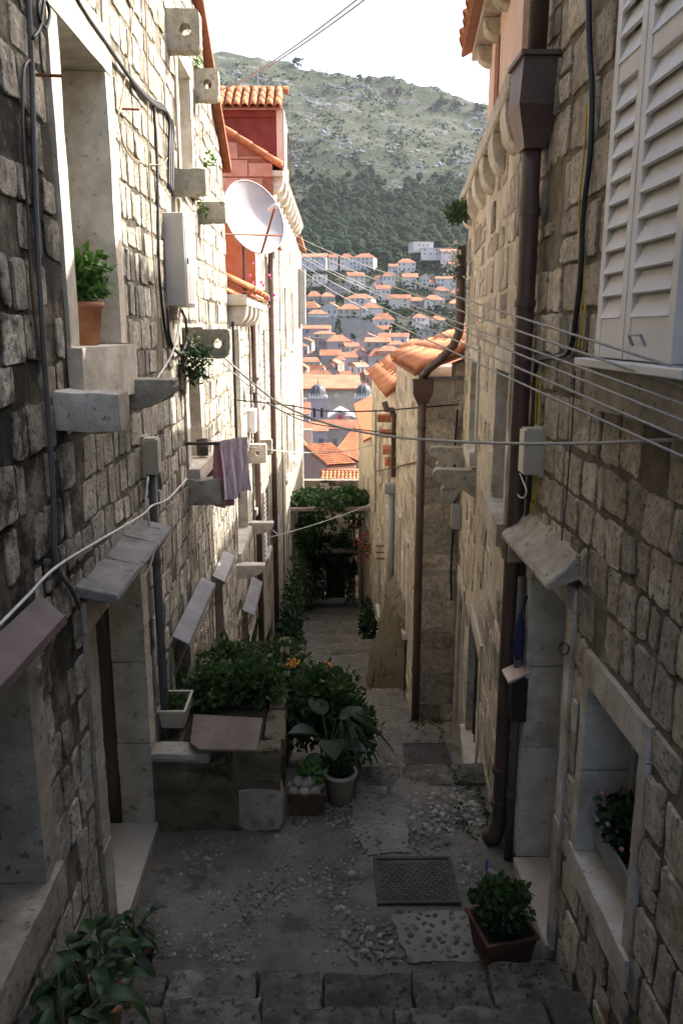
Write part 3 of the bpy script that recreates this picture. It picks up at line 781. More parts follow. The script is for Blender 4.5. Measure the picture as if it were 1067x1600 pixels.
# door with stone surround, standing ajar
d0, d1, dz0, dz1 = 4.02, 5.04, -3.41, -1.52
exL.append((d0-.16, d1+.16, dz0-.2, dz1+.17))
dm = MB(); Mh = Matrix.Translation(WL.pt(d0+.02, 0, -.235)) @ Matrix.Rotation(R(90+7), 4, 'Z')
dm.box(0, .80, -.025, .025, dz0+.01, dz1-.01, Mh)
door = dm.build('door', M['door_green'], lh, bevel=.004); tag(door, 'dark green door leaf standing ajar')
for zz in ((dz0+.15, dz0+.85), (dz0+1.0, dz1-.15)):
    b = MB(); b.box(.10, .70, -.036, -.026, zz[0], zz[1], Mh); b.build('panel', M['door_green'], door, bevel=.006)
b = MB(); b.tube([Mh @ Vector((.74, -.03, dz0+.95)), Mh @ Vector((.74, -.07, dz0+.95)), Mh @ Vector((.66, -.08, dz0+.955))], .009, 8); b.build('door_handle', M['plastic_white'], door, smooth=True)
for q0, q1 in ((d0-.16, d0), (d1, d1+.16)):
    zs = [dz0-.02, dz0+.62, dz0+1.22, dz1]
    for s0, s1 in zip(zs, zs[1:]):
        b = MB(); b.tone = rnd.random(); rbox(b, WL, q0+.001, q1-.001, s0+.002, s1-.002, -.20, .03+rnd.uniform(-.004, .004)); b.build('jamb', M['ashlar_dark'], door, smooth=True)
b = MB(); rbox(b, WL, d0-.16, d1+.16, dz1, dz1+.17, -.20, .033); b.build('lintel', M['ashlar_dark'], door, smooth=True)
b = MB(); wbox(b, WL, d1+.001, d1+.155, dz0, dz1, -.39, -.205); b.build('shade_lining', M['wood_dark'], door)  # dark lining added so the gap behind the jamb looks shaded
b = MB(); wbox(b, WL, d0-.02, d1+.02, H0-.05, dz0-.002, -.385, .055); b.build('threshold', M['threshold'], door, bevel=.008, jitter=.002)
# weathered stone hood over the door, three slabs
hz = dz1+.215
for q, (s0, s1) in enumerate(((d0-.22, d0+.30), (d0+.305, d0+.78), (d0+.785, d1+.20))):
    b = MB(); b.tone = rnd.random()
    p = [WL.pt(s0, hz+.075, -.05), WL.pt(s0, hz+.015, .20), WL.pt(s0, hz-.015, .215), WL.pt(s0, hz-.035, .19), WL.pt(s0, hz+.01, -.05)]
    b.prism(p, WL.d*(s1-s0)); b.build('hood_slab', M['slate'], lh, bevel=.008, jitter=.004)
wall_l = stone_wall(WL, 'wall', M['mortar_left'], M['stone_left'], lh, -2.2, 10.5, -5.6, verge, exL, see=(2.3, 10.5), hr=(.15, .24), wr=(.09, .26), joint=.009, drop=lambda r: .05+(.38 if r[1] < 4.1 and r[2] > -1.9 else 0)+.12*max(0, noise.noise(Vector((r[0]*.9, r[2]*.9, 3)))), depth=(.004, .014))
shell('rear_walls', WL, -2.2, 10.5, -5.6, 1.9, 5.0, M['plaster'], lh)
# gable roof with its verge towards the alley
b = MB()
b.prism([WL.pt(10.62, 1.90, .10), WL.pt(10.62, 1.98, .10), WL.pt(6.80, 4.11, .10), WL.pt(6.80, 4.03, .10)], -WL.n*5.2)
b.prism([WL.pt(6.80, 4.03, .10), WL.pt(6.80, 4.11, .10), WL.pt(-2.3, 4.14, .10), WL.pt(-2.3, 4.04, .10)], -WL.n*5.2)
b.build('roof', M['tile_dark'], lh)
# brackets built into the wall
bracket(WL, 7.0, 2.46, .27, .30, .14, lh, 1)
bracket(WL, 8.36, 2.43, .24, .28, .14, lh, 1)
bracket(WL, 7.0, 1.30, .29, .22, .14, lh)
bracket(WL, 8.36, 1.24, .28, .21, .14, lh)
bracket(WL, 3.70, -.28, .31, .19, .22, lh, m='ashlar')
bracket(WL, 5.0, -.30, .31, .19, .20, lh, m='bracket', curve='quarter')
bracket(WL, 7.12, .02, .42, .26, .16, lh, 2)
bracket(WL, 7.05, -1.31, .31, .25, .20, lh)
bracket(WL, 8.0, -1.31, .26, .25, .18, lh)

# ---- second house down the left: low tiled link with a moulded cornice
W2 = Wall((XL, 10.5), (XL, 15.0), +1)
lh2 = thing('link_house', 'low whitewashed stone house with corbelled cornice and tile eave past the near left house', 'house', (XL, 12.7, -6.5))
exL2 = []
def op2(*a, **k):
    p, r = opening(*a, **k); exL2.append(r); return p
op2(W2, 'window', .55, 1.15, -1.55, .0, lh2, jw=.12, lw=.12, sh=.14)
op2(W2, 'window', .45, 1.35, -5.3, -4.15, lh2, jw=.12, lw=.1, sill=False, stone='ashlar_dark')
op2(W2, 'window', .35, 1.75, -3.05, -2.05, lh2, jw=.12, lw=.12, sh=.12, stone='ashlar')
op2(W2, 'window', 2.9, 3.6, -3.0, -1.9, lh2, jw=.1, lw=.1, sh=.12)
op2(W2, 'window', 2.9, 3.6, -.9, .05, lh2, jw=.1, lw=.1, sh=.12)
w2l = stone_wall(W2, 'wall', M['mortar_left'], M['stone_left'], lh2, 0.01, 4.5, -8, .30, exL2, hr=(.2, .34), wr=(.25, .6), joint=.012, depth=(.006, .014), limit=150)
shell('rear_walls', W2, 0.01, 4.5, -8, .28, 5, M['white_wall'], lh2)
b = MB(); wbox(b, W2, .05, 2.9, .30, .44, -.35, .26); b.build('cornice', M['ashlar'], lh2, bevel=.012)
for a in (.12, .82, 1.52, 2.22): bracket(W2, a, .298, .24, .26, .26, lh2, curve='quarter', name='corbel', m='ashlar')
tile_roof(lh2, W2.pt(.05, .47, .30), W2.d, -W2.n + Vector((0, 0, .45)), 15, 5, pitch=.195)
tile_roof(lh2, W2.pt(3.0, .36, .10), W2.d, -W2.n + Vector((0, 0, .45)), 7, 5, pitch=.195)
# porthole: round moulded ring on the wall
c = W2.px(381, 612); b = MB()
for r0, r1, oo in ((.085, .125, .03), (.0, .085, .012)):
    vs = []; N = 24
    for i in range(N):
        w = 2*math.pi*i/N
        for r_, o_ in ((r0, 0), (r0, oo), (r1, oo), (r1, 0)): vs.append(W2.pt(c[0]+r_*1.3*math.cos(w), c[1]+r_*1.3*math.sin(w), o_+.012))
    b.add(vs, [(4*i+j, 4*((i+1) % N)+j, 4*((i+1) % N)+j+1, 4*i+j+1) for i in range(N) for j in range(3)])
b.build('round_vent', M['ashlar'], lh2, smooth=True)
bracket(W2, .10, -3.18, .40, .20, .16, lh2, m='ashlar', curve='quarter')
bracket(W2, 2.05, -3.05, .40, .20, .16, lh2, m='ashlar', curve='quarter')
bracket(W2, 1.9, -1.75, .32, .30, .14, lh2, 1, m='ashlar')
bracket(W2, 3.55, -1.9, .30, .28, .14, lh2, 1, m='ashlar')

# ---- third house: orange flank wall above the link roof
W3 = Wall((XL, 15.0), (XL-.0, 20.7), +1)
lh3 = thing('orange_flank_house', 'white fronted house with an orange painted flank wall behind the satellite dish', 'house', (XL, 17.8, -8))
exL3 = []
def op3(*a, **k):
    p, r = opening(*a, **k); exL3.append(r); return p
for a0, z0, z1 in ((.9, -1.4, 0), (3.4, -1.4, 0), (.9, -4.6, -3.2), (3.4, -4.6, -3.2), (2.0, .7, 1.5)):
    op3(W3, 'window', a0, a0+.85, z0, z1, lh3, jw=.1, lw=.1, sh=.12)
stone_wall(W3, 'wall', M['mortar_left'], M['white_wall'], lh3, .01, 5.69, -10, 1.9, exL3, hr=(.26, .38), wr=(.35, .8), joint=.014, depth=(.003, .010), limit=120, drop=.06)
shell('rear_walls', W3, .01, 5.69, -10, 1.85, 5, M['orange_wall'], lh3)
b = MB(); b.prism([W3.pt(-.012, -1, 0.004), W3.pt(-.012, -1, -5), W3.pt(-.012, 3.4, -5), W3.pt(-.012, 1.92, .004)], W3.d*.02); b.build('flank_render', M['orange_wall'], lh3)
b = MB(); b.prism([W3.pt(-.08, 1.90, .2), W3.pt(-.08, 1.98, .2), W3.pt(-.08, 3.6, -5), W3.pt(-.08, 3.52, -5)], W3.d*5.9); b.build('roof', M['tile_far'], lh3)
# louvred white shutters beside the first brown pipe
for z0, z1 in ((-1.45, .10), (-4.6, -3.1)):
    s_ = MB(); wbox(s_, W3, .34, .82, z0, z1, .004, .03)
    n = 14
    for i in range(n):
        zz = z0+.06+(z1-z0-.12)*i/n; wbox(s_, W3, .38, .78, zz, zz+.05, .031, .05)
    s_.build('shutter', M['shutter'], lh3)

# ---- fourth house: pink block flank, tiled dormer, corbelled eave
W4 = Wall((XL, 20.7), (-1.06, 31.0), +1)
lh4 = thing('dormer_house', 'tall white house at the far left with pink block flank and red dormer', 'house', (XL, 25, -10))
exL4 = []
def op4(*a, **k):
    p, r = opening(*a, **k); exL4.append(r); return p
for a0, z0, z1 in ((3.0, -.6, 1.2), (6.6, -.6, 1.2), (3.0, -4.4, -2.5), (6.6, -4.4, -2.5), (3.0, -8.0, -6.2), (6.6, -8, -6.2)):
    op4(W4, 'window', a0, a0+1.0, z0, z1, lh4, jw=.14, lw=.14, sh=.14, depth=.2)
stone_wall(W4, 'wall', M['mortar_left'], M['white_wall'], lh4, .01, W4.len, -13, 3.6, exL4, hr=(.30, .42), wr=(.5, 1.1), joint=.014, depth=(.003, .010), limit=120, drop=.05)
shell('rear_walls', W4, .01, W4.len, -13, 3.72, 6, M['white_wall'], lh4)
# pink flank with coursed blocks, verge sloping down to the alley
vg = lambda o: 3.95 - o*.60
fl = MB(); fl.prism([W4.pt(-.02, 0, .004), W4.pt(-.02, 0, -5.5), W4.pt(-.02, vg(-5.5), -5.5), W4.pt(-.02, vg(0), .004)], W4.d*.02)
flank = fl.build('flank_wall', M['tile_dark'], lh4)
z = 1.2; row = 0
while z < 5.5:
    h = .40; o = 0.0 - (.25 if row % 2 else 0)
    first = True
    while o > -3.6:
        w = rnd.uniform(.45, .85) if not first else rnd.uniform(.3, .7); first = False
        e = o-w; top = min(z+h, vg(o)-.02, vg(e)-.02 if e > -99 else 9)
        if top-z > .08:
            b = MB(); b.tone = rnd.random(); wbox(b, W4, -.055, -.0205, z+.012, top-.012, e+.014, min(o, 0)-.014+.004)
            b.build('block', M['pink_brick'], flank, bevel=.008, jitter=.003)
        o = e
    z += h; row += 1
b = MB(); e = MB()
for i in range(16):
    o1 = .22-i*.36; o2 = o1-.40
    tt = MB(); tt.tone = rnd.random(); tt.tube([W4.pt(-.08, vg(o1)+.06, o1), W4.pt(-.08, vg(o2)+.045, o2)], [.085, .075], 10); tt.build('verge_tile', M['tile'], lh4, smooth=True)
b.prism([W4.pt(-.05, vg(.26)-.03, .26), W4.pt(-.05, vg(.26)+.05, .26), W4.pt(-.05, vg(-5.6)+.05, -5.6), W4.pt(-.05, vg(-5.6)-.03, -5.6)], W4.d*(W4.len+.05)); b.build('roof', M['tile_far'], lh4)
b = MB(); wbox(b, W4, -.03, W4.len, 3.62, 3.76, -.1, .26); b.build('eave_slab', M['ashlar'], lh4, bevel=.01)
for i in range(9): bracket(W4, .05+i*1.15, 3.618, .24, .34, .42, lh4, curve='quarter', name='corbel', m='ashlar')
# dormer
dy = 21.6; dl, dr = -2.72, -1.03
b = MB(); b.box(dl, dr, dy, dy+2.2, 3.6, 5.32); dorm = b.build('dormer', M['red_wall'], lh4)
b = MB(); b.box(dr+.002, dr+.03, dy-.02, dy+2.2, 3.6, 5.34); b.build('dormer_cheek', M['ashlar_dark'], dorm)
b = MB(); b.box(dr-.16, dr-.001, dy-.03, dy-.002, 3.6, 5.32); b.build('corner_board', M['pink_plaster'], dorm)
b = MB(); b.box(dl-.1, dr-.17, dy-.06, dy-.002, 5.16, 5.32); b.build('fascia', M['red_wall'], dorm)
tile_roof(dorm, (dl-.16, dy-.20, 5.34), (1, 0, 0), (0, .82, .57), 9, 3, pitch=.205, course=.34, r=.098)
for i in range(6):
    x0 = dl-.2+i*.33; tt = MB(); tt.tone = rnd.random(); tt.tube([(x0, dy+.72, 5.99), (x0+.36, dy+.72, 5.975)], [.085, .095], 10); tt.build('ridge_tile', M['tile'], dorm, smooth=True)
b = MB(); b.tube([(dr+.10, dy+.25, 4.0), (dr+.10, dy+.25, 4.85), (dr+.12, dy+1.4, 4.85), (dr+.12, dy+1.4, 4.0)], .02, 6); b.build('railing', M['iron'], dorm)

# ---- last house at the left
W5 = Wall((-1.06, 31.0), (-1.02, 36.5), +1)
lh5 = thing('shuttered_house', 'narrow white house at the far left end with a tall grey shutter', 'house', (-1.0, 33, -12))
exL5 = []
p_, r_ = opening(W5, 'window', 2.2, 3.2, .2, 2.2, lh5, jw=.14, lw=.14, sh=.14, depth=.2); exL5.append(r_)
p_, r_ = opening(W5, 'window', 2.2, 3.2, -4.2, -2.4, lh5, jw=.14, lw=.14, sh=.14, depth=.2); exL5.append(r_)
wall_mesh(W5, .01, W5.len, -14, 3.3, exL5).build('wall', M['white_wall'], lh5)
shell('rear_walls', W5, .01, W5.len, -14, 3.28, 5, M['white_wall'], lh5)
b = MB(); wbox(b, W5, 1.2, 2.05, .2, 2.3, .004, .28); b.build('shutter', M['pipe_pale'], lh5)
b = MB(); wbox(b, W5, -.02, W5.len+.1, 3.3, 3.42, -5, .2); b.build('roof', M['tile_far'], lh5)
# ------------------------------------------------------------------ right side
XR = 1.27
WR = Wall((XR, 0), (XR, 1), -1)
rh = thing('stone_house', 'tall rough stone house on the right with louvred shutters and a hooded doorway', 'house', (XR, 2, H0))
exR = []
# upper window behind the shutters
p_, r_ = opening(WR, 'window', 2.62, 3.50, -.12, 1.75, rh, jw=.14, lw=.16, sh=.22, sill_out=.07, depth=.2, stone='ashlar_dark'); exR.append(r_)
tag(p_, 'upper window with louvred shutters')
b = MB(); wbox(b, WR, 2.5, 3.60, -.155, -.121, .10, .16); b.build('sill_board', M['shutter'], p_, bevel=.004)
def shutter(a0, a1, z0, z1, o, parent):
    th = .045; st = .055; b = MB()
    for q0, q1 in ((a0, a0+st), (a1-st, a1)): wbox(b, WR, q0, q1, z0, z1, o, o+th)
    mids = [z0+.001, z0+.17, z0+(z1-z0)*.62, z0+(z1-z0)*.62+.08, z1-.1, z1-.001]
    for q0, q1 in ((0, 1), (2, 3), (4, 5)): wbox(b, WR, a0+st, a1-st, mids[q0], mids[q1], o+.003, o+th-.003)
    leaf = b.build('shutter', M['shutter'], parent, bevel=.003)
    for lo, hi in ((mids[1], mids[2]), (mids[3], mids[4])):
        n = int((hi-lo)/.09)
        for i in range(n):
            zc = lo+(hi-lo)*(i+.5)/n; s_ = MB()
            s_.prism([WR.pt(a0+st-.004, zc-.056, o+th-.008), WR.pt(a0+st-.004, zc-.050, o+th+.004), WR.pt(a0+st-.004, zc+.046, o+.014), WR.pt(a0+st-.004, zc+.040, o+.004)], WR.d*(a1-a0-2*st+.008))
            s_.build('slat', M['shutter'], leaf)
    return leaf
s1 = shutter(3.225, 3.555, -.118, 1.62, .04, rh)
s2 = shutter(2.76, 3.215, -.118, 1.62, .04, rh)
b = MB(); wbox(b, WR, 3.556, 3.575, .02, .12, .03, .075); b.build('hinge', M['pipe_pale'], s1)
b = MB(); b.tube([WR.pt(3.10, -.06, .09), WR.pt(3.10, -.02, .11), WR.pt(2.98, -.02, .11), WR.pt(2.98, -.06, .09)], .006, 6); b.build('pull_handle', M['pipe_pale'], s2)
# doorway
d0, d1, dz0, dz1 = 3.88, 4.60, -3.40, -1.40
exR.append((d0-.10, d1+.13, dz0-.2, dz1+.12))
b = MB(); wbox(b, WR, d0+.01, d1-.01, dz0+.01, dz1-.01, -.24, -.19); door = b.build('door', M['frame_white'], rh, bevel=.004)
for z0, z1 in ((dz0+.12, dz0+.9), (dz0+1.0, dz1-.12)):
    b = MB(); wbox(b, WR, d0+.12, d1-.12, z0, z1, -.195, -.182); b.build('pane', M['pipe_pale'], door)
for q0, q1 in ((d0-.10, d0), (d1, d1+.13)):
    zs = [dz0, dz0+.8, dz0+1.35, dz1]
    for s0, s1_ in zip(zs, zs[1:]):
        b = MB(); b.tone = rnd.random(); rbox(b, WR, q0+.001, q1-.001, s0+.002, s1_-.002, -.385, .025+rnd.uniform(-.004, .004)); b.build('jamb', M['ashlar'], door, smooth=True)
b = MB(); rbox(b, WR, d0-.10, d1+.13, dz1, dz1+.12, -.385, .028); b.build('lintel', M['ashlar'], door, smooth=True)
b = MB(); wbox(b, WR, d0-.05, d1+.01, H0-.05, dz0-.002, -.385, .04); b.build('threshold', M['threshold'], door, bevel=.008, jitter=.002)
b = MB(); prof = [(-.05, dz1+.34), (.03, dz1+.30), (.09, dz1+.22), (.16, dz1+.17), (.175, dz1+.145), (.165, dz1+.125), (.06, dz1+.16), (-.05, dz1+.20)]
b.prism([WR.pt(3.78, z, o) for o, z in prof], WR.d*1.04); b.build('door_hood', M['ashlar_dark'], rh, bevel=.006, jitter=.003)
# lower window with a flower trough
p6, r_ = opening(WR, 'window', 2.88, 3.50, -2.56, -1.66, rh, jw=.085, lw=.16, sh=.16, sill_out=.012, depth=.22, stone='ashlar', jb=2); exR.append(r_)
tag(p6, 'low window with a flower trough on its sill')
wall_r = stone_wall(WR, 'wall', M['mortar_right'], M['stone_right'], rh, -2.2, 5.02, -4.2, 4.0, exR, see=(1.9, 5.02), hr=(.19, .30), wr=(.10, .30), joint=.013, drop=.03, depth=(.005, .018))
shell('rear_walls', WR, -2.2, 5.02, -4.2, 3.95, 5, M['plaster'], rh)
b = MB(); wbox(b, WR, -2.3, 5.1, 4.0, 4.12, -5.1, .12); b.build('roof', M['tile_dark'], rh)  # unseen roof and wall top set low so more sky light gets in

# ---- second house on the right, turned slightly away
WB = Wall((1.20, 5.04), (1.69, 9.82), -1)
rb = thing('corniced_house', 'ochre plastered house with round corbelled cornice beyond the brown drainpipe', 'house', (1.4, 7.4, -4.6))
exB = []
def opb(*a, **k):
    p, r = opening(*a, **k); exB.append(r); return p
opb(WB, 'window', .22, .95, -1.26, -.28, rb, jw=.13, lw=.17, sh=.16, depth=.3)
opb(WB, 'window', 2.70, 3.40, -1.16, -.30, rb, jw=.12, lw=.15, sh=.14, depth=.3)
wbar = opb(WB, 'window', 1.45, 2.45, -4.02, -2.78, rb, jw=.12, lw=.14, sh=.13, depth=.12, frame='wood_dark')
tag(wbar, 'low barred window')
for i in range(6):
    a = 1.52+i*.17; b = MB(); b.tube([WB.pt(a, -4.02, -.05), WB.pt(a, -2.78, -.05)], .011, 6); b.build('bar', M['iron'], wbar, smooth=True)
for z in (-3.7, -3.1):
    b = MB(); wbox(b, WB, 1.45, 2.45, z, z+.02, -.06, -.04); b.build('bar', M['iron'], wbar)
opb(WB, 'doorway', 3.45, 4.15, -4.95, -2.95, rb, jw=.12, lw=.14, sill=False, depth=.2, frame='wood_dark', pane='wood_dark')
wall_b = stone_wall(WB, 'wall', M['plaster'], M['stone_right'], rb, 0.0, WB.len, -5.8, 1.38, exB, hr=(.18, .32), wr=(.18, .45), joint=.02, drop=.35, depth=(.004, .014), limit=200)
shell('rear_walls', WB, 0.0, WB.len, -5.8, 1.36, 5, M['plaster'], rb)
b = MB(); wbox(b, WB, .06, WB.len+.05, 1.38, 1.52, -.35, .12); b.build('cornice', M['ashlar_dark'], rb, bevel=.012, jitter=.003)
for i in range(6): bracket(WB, .30+i*.80, 1.378, .11, .26, .30, rb, curve='quarter', name='corbel', m='ashlar')
b = MB(); b.prism([WB.pt(.06, 1.522, -.02), WB.pt(.06, 1.56, -.02), WB.pt(.06, 3.5, -4.9), WB.pt(.06, 3.44, -4.9)], WB.d*WB.len); b.build('roof', M['tile'], rb)
bracket(WB, 2.58, -1.33, .42, .34, .15, rb, curve='volute')
bracket(WB, 4.10, -1.33, .42, .34, .15, rb, curve='volute')
# pink dormer on its roof
pd = MB(); pd.prism([WB.pt(.35, 1.55, .02), WB.pt(.35, 1.55, -1.4), WB.pt(.35, 2.36, -1.4), WB.pt(.35, 2.36, .02)], WB.d*2.25); dorm2 = pd.build('dormer', M['pink_plaster'], rb)
b = MB(); wbox(b, WB, 1.7, 2.0, 1.75, 2.2, .023, .03); b.build('pane', M['tile_dark'], dorm2)
b = MB(); wbox(b, WB, .2, 2.85, 2.362, 2.43, -1.5, .16); b.build('eave_board', M['ashlar_dark'], dorm2)
for i in range(4): bracket(WB, .5+i*.64, 2.358, .14, .15, .16, dorm2, curve='quarter', name='corbel', m='ashlar_dark')
tile_roof(dorm2, WB.pt(.2, 2.46, .24), WB.d, -WB.n+Vector((0, 0, .5)), 13, 4, pitch=.21, r=.095)

# ---- third: projecting lower house with tiled roof
W2r = Wall((1.18, 9.8), (1.27, 14.4), -1)
r2 = thing('projecting_house', 'low rough house projecting on the right with orange tile roof and downpipe', 'house', (1.4, 11, -5.4))
stone_wall(W2r, 'wall', M['plaster'], M['stone_right'], r2, 0.0, W2r.len, -7.2, -.58, [], excl=[(1.25, 2.15, -4.6, -2.9), (2.85, 3.75, -4.6, -2.9)], hr=(.2, .34), wr=(.2, .5), joint=.02, depth=(.003, .012), limit=150, drop=.25)
shell('rear_walls', W2r, .3, W2r.len, -7.2, -.60, 4, M['plaster'], r2)
WF = Wall((1.18, 9.8), (3.2, 9.8), +1)       # face looking up the alley
exF = []
wf = stone_wall(WF, 'front_wall', M['plaster'], M['stone_right'], r2, .401, 2.0, -7.2, lambda a: -.56+a*.385, [], thick=.3, hr=(.22, .38), wr=(.28, .6), joint=.02, drop=.15, depth=(.004, .02), limit=60, see=(.0, .62))
f2 = MB(); wbox(f2, WF, .0, .4, -7.2, -.58, .001, .022); f2.build('front_render', M['plaster'], r2)
sts = lay_stones(WF, .02, .52, -5.2, -.75, [], hr=(.24, .42), wr=(.3, .5), joint=.02, drop=.12)
for q in sts:
    mb = MB(); stone_geo(WF, (q[0], q[1], q[2], q[3]), .034, rnd.random(), mb); mb.build('stone', M['stone_right'], wf)
tile_roof(r2, W2r.pt(-.10, -.50, .10), W2r.d, -W2r.n+Vector((0, 0, .40)), 21, 7, pitch=.21, r=.095)
b = MB(); wbox(b, WF, -.05, .75, -.585, -.555, .02, .06); b.build('flashing', M['zinc'], r2)
for a in (1.4, 3.0):
    for z0 in (-4.4,):
        p_, r_ = opening(W2r, 'blind_window', a, a+.6, z0, z0+1.3, r2, jw=.1, lw=.1, sh=.1, depth=.02, frame='wood_dark', proud=.03)

# ---- fourth house on the right
W3r = Wall((1.30, 14.4), (1.42, 24.5), -1)
r3 = thing('far_right_house', 'far house on the right beyond the rocky buttress with steep orange tile roof', 'house', (1.4, 19, -8))
ex3 = []
for a0, z0, z1 in ((1.2, -3.6, -2.3), (4.5, -3.6, -2.3), (1.2, -6.2, -4.6), (4.5, -7.0, -5.2)):
    p_, r_ = opening(W3r, 'window', a0, a0+.8, z0, z1, r3, jw=.12, lw=.12, sh=.12, depth=.2); ex3.append(r_)
stone_wall(W3r, 'wall', M['plaster'], M['stone_right'], r3, .0, W3r.len, -11, -1.15, ex3, hr=(.26, .4), wr=(.3, .8), joint=.02, depth=(.003, .012), limit=100, drop=.2)
shell('rear_walls', W3r, .0, W3r.len, -11, -1.2, 4, M['plaster'], r3)
tile_roof(r3, W3r.pt(-.05, -1.15, .22), W3r.d, -W3r.n*1.0+Vector((0, 0, .70)), 30, 4, pitch=.24, r=.11)
W4r = Wall((1.42, 24.5), (1.55, 36.9), -1)  # house added past the far right one to shade the lane
r4 = thing('added_right_house', 'house added on the right to shade the bottom of the alley by the pergola', 'house', (1.5, 30, -11))
ex4 = []
for a0, z0, z1 in ((1.5, -6.4, -4.9), (5.5, -7.0, -5.5)):
    p_, r_ = opening(W4r, 'window', a0, a0+.9, z0, z1, r4, jw=.12, lw=.12, sh=.12, depth=.2); ex4.append(r_)
wall_mesh(W4r, .01, W4r.len, -14, -3.4, ex4).build('wall', M['plaster'], r4)
shell('rear_walls', W4r, .01, W4r.len, -14, -3.42, 4, M['plaster'], r4)
b = MB(); b.prism([W4r.pt(0, -3.42, .25), W4r.pt(0, -3.34, .25), W4r.pt(0, -1.2, -4.2), W4r.pt(0, -1.28, -4.2)], W4r.d*W4r.len); b.build('roof', M['tile'], r4)

# rocky battered foot
rock = MB(); N = 9; K = 10
pr = []
for j in range(K+1):
    t = j/K; z = -5.95+t*1.75
    for i in range(N+1):
        s_ = i/N; y = 11.2+s_*3.0; o = (.62-.42*t)*(math.sin(math.pi*min(1, s_*1.0+.0))**.45)*(1-.15*t)
        p = W2r.pt(y-9.8, z - .45*s_, o+.03)
        d = noise.noise(p*2.2)*.10+noise.noise(p*6)*.05
        pr.append(p + W2r.n*d*(1 if 0 < i < N else 0) + Vector((0, d*.6, d*.4)))
rock.add(pr, [(j*(N+1)+i, j*(N+1)+i+1, (j+1)*(N+1)+i+1, (j+1)*(N+1)+i) for j in range(K) for i in range(N)])
rock.add([pr[K*(N+1)+i] for i in range(N+1)] + [W2r.pt(pr[K*(N+1)+i].y-9.8, pr[K*(N+1)+i].z+.25, -.02) for i in range(N+1)], [(i, i+1, N+2+i, N+1+i) for i in range(N)])
tag(rock.build('rock_buttress', M['rock_moss'], smooth=True), 'mossy brown rock buttress at the foot of the right wall down the alley', 'rock')
# ------------------------------------------------------------------ terrain, hillside, town
PROF = [(30, -12.5), (40, -14), (60, -20), (120, -32), (240, -32), (320, -22), (380, -8), (430, 3), (470, 10), (505, 17.5), (545, 25), (590, 39), (620, 45), (680, 64), (760, 94), (850, 136), (960, 206), (1100, 285), (1230, 345), (1330, 356), (1500, 330), (2200, 200), (4000, 120)]
def prof(y):
    if y <= PROF[0][0]: return PROF[0][1]
    for (a, za), (b, zb) in zip(PROF, PROF[1:]):
        if y <= b: t = (y-a)/(b-a); t = t*t*(3-2*t)*.5+t*.5; return za+(zb-za)*t
    return PROF[-1][1]
def terrain(x, y):
    z = prof(y); k = min(1, max(0, (y-700)/500))
    z += k*(-.19*x - .00006*x*abs(x)) if abs(x) < 1400 else k*(-.19*x - .00006*x*abs(x))
    q = Vector((x*.004, y*.004, 0))
    z += k*(22*noise.noise(q*1.5) + 12*noise.noise(q*4) + 7*noise.noise(q*9) + 3.5*noise.noise(q*24))
    return z
xs = [-2500+i*100 for i in range(18)] + [-700+i*7.0 for i in range(200)] + [720+i*100 for i in range(18)]
ys = [38.5, 44, 52, 60, 80, 100] + [130+i*30 for i in range(18)] + [670+i*7.0 for i in range(110)] + [1460, 1600, 1900, 2400, 3200]
def hill_mat():
    m, nt, b, N, L = new_mat('hill')
    g = N('ShaderNodeNewGeometry'); co = g.outputs['Position']
    c = mixc(N, L, rng(N, L, noise_node(N, L, co, .05, 8, .7), .35, .65), (.016, .029, .009), (.033, .045, .015))
    c = mixc(N, L, rng(N, L, noise_node(N, L, co, .16, 6, .7), .52, .66), c, (.022, .034, .015))
    st = noise_node(N, L, co, .022, 9, .72, (1, 1.6, 2.2))
    f = math_n(N, L, 'MULTIPLY', rng(N, L, st, .53, .63), rng(N, L, noise_node(N, L, co, .12, 8, .8), .40, .55))
    c = mixc(N, L, f, c, (.13, .135, .145))
    L(c, b.inputs['Base Color']); b.inputs['Roughness'].default_value = 1.0
    bp = N('ShaderNodeBump'); bp.inputs['Strength'].default_value = 1.0; bp.inputs['Distance'].default_value = 5
    L(noise_node(N, L, co, .15, 8, .75), bp.inputs['Height']); L(bp.outputs['Normal'], b.inputs['Normal'])
    return m
hb = MB(); nx = len(xs)
for y in ys:
    for x in xs: hb.v.append((x, y, terrain(x, y))); hb.t.append(.5)
for j in range(len(ys)-1):
    for i in range(nx-1): hb.f.append((j*nx+i, j*nx+i+1, (j+1)*nx+i+1, (j+1)*nx+i))
tag(hb.build('hillside', hill_mat(), smooth=True), kind='structure')
# sea-level ground all round so that the land goes on
tag(MB().box(-6000, 6000, -3000, 9000, -60, -45).build('ground', plain('far_ground', (.14, .14, .10), 1.0, var=.3, scale=.02)), kind='structure')

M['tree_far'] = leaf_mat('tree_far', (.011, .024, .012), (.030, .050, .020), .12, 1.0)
M['rock_far'] = mat('rock_far', (.14, .145, .155), (.22, .225, .235), .3, 0, rough=1)
def clump(mb, p, r, h, n=9, tj=0.0):
    """rough crown of small facets"""
    for _ in range(n):
        d = Vector((rnd.gauss(0, .45), rnd.gauss(0, .45), abs(rnd.gauss(.45, .3))))
        c = p + Vector((d.x*r, d.y*r, d.z*h)); s = r*rnd.uniform(.22, .46)
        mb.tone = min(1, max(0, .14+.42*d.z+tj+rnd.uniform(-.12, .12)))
        k = 5; vs = [c+Vector((rnd.uniform(-.2, .2)*s, rnd.uniform(-.2, .2)*s, s*.75))]
        for i in range(k):
            w = 2*math.pi*i/k+rnd.uniform(-.3, .3); vs.append(c+Vector((s*math.cos(w), s*math.sin(w), rnd.uniform(-.4, .2)*s)))
        vs.append(c-Vector((0, 0, s*.7)))
        mb.add(vs, [(0, 1+i, 1+(i+1) % k) for i in range(k)] + [(6, 1+(i+1) % k, 1+i) for i in range(k)])
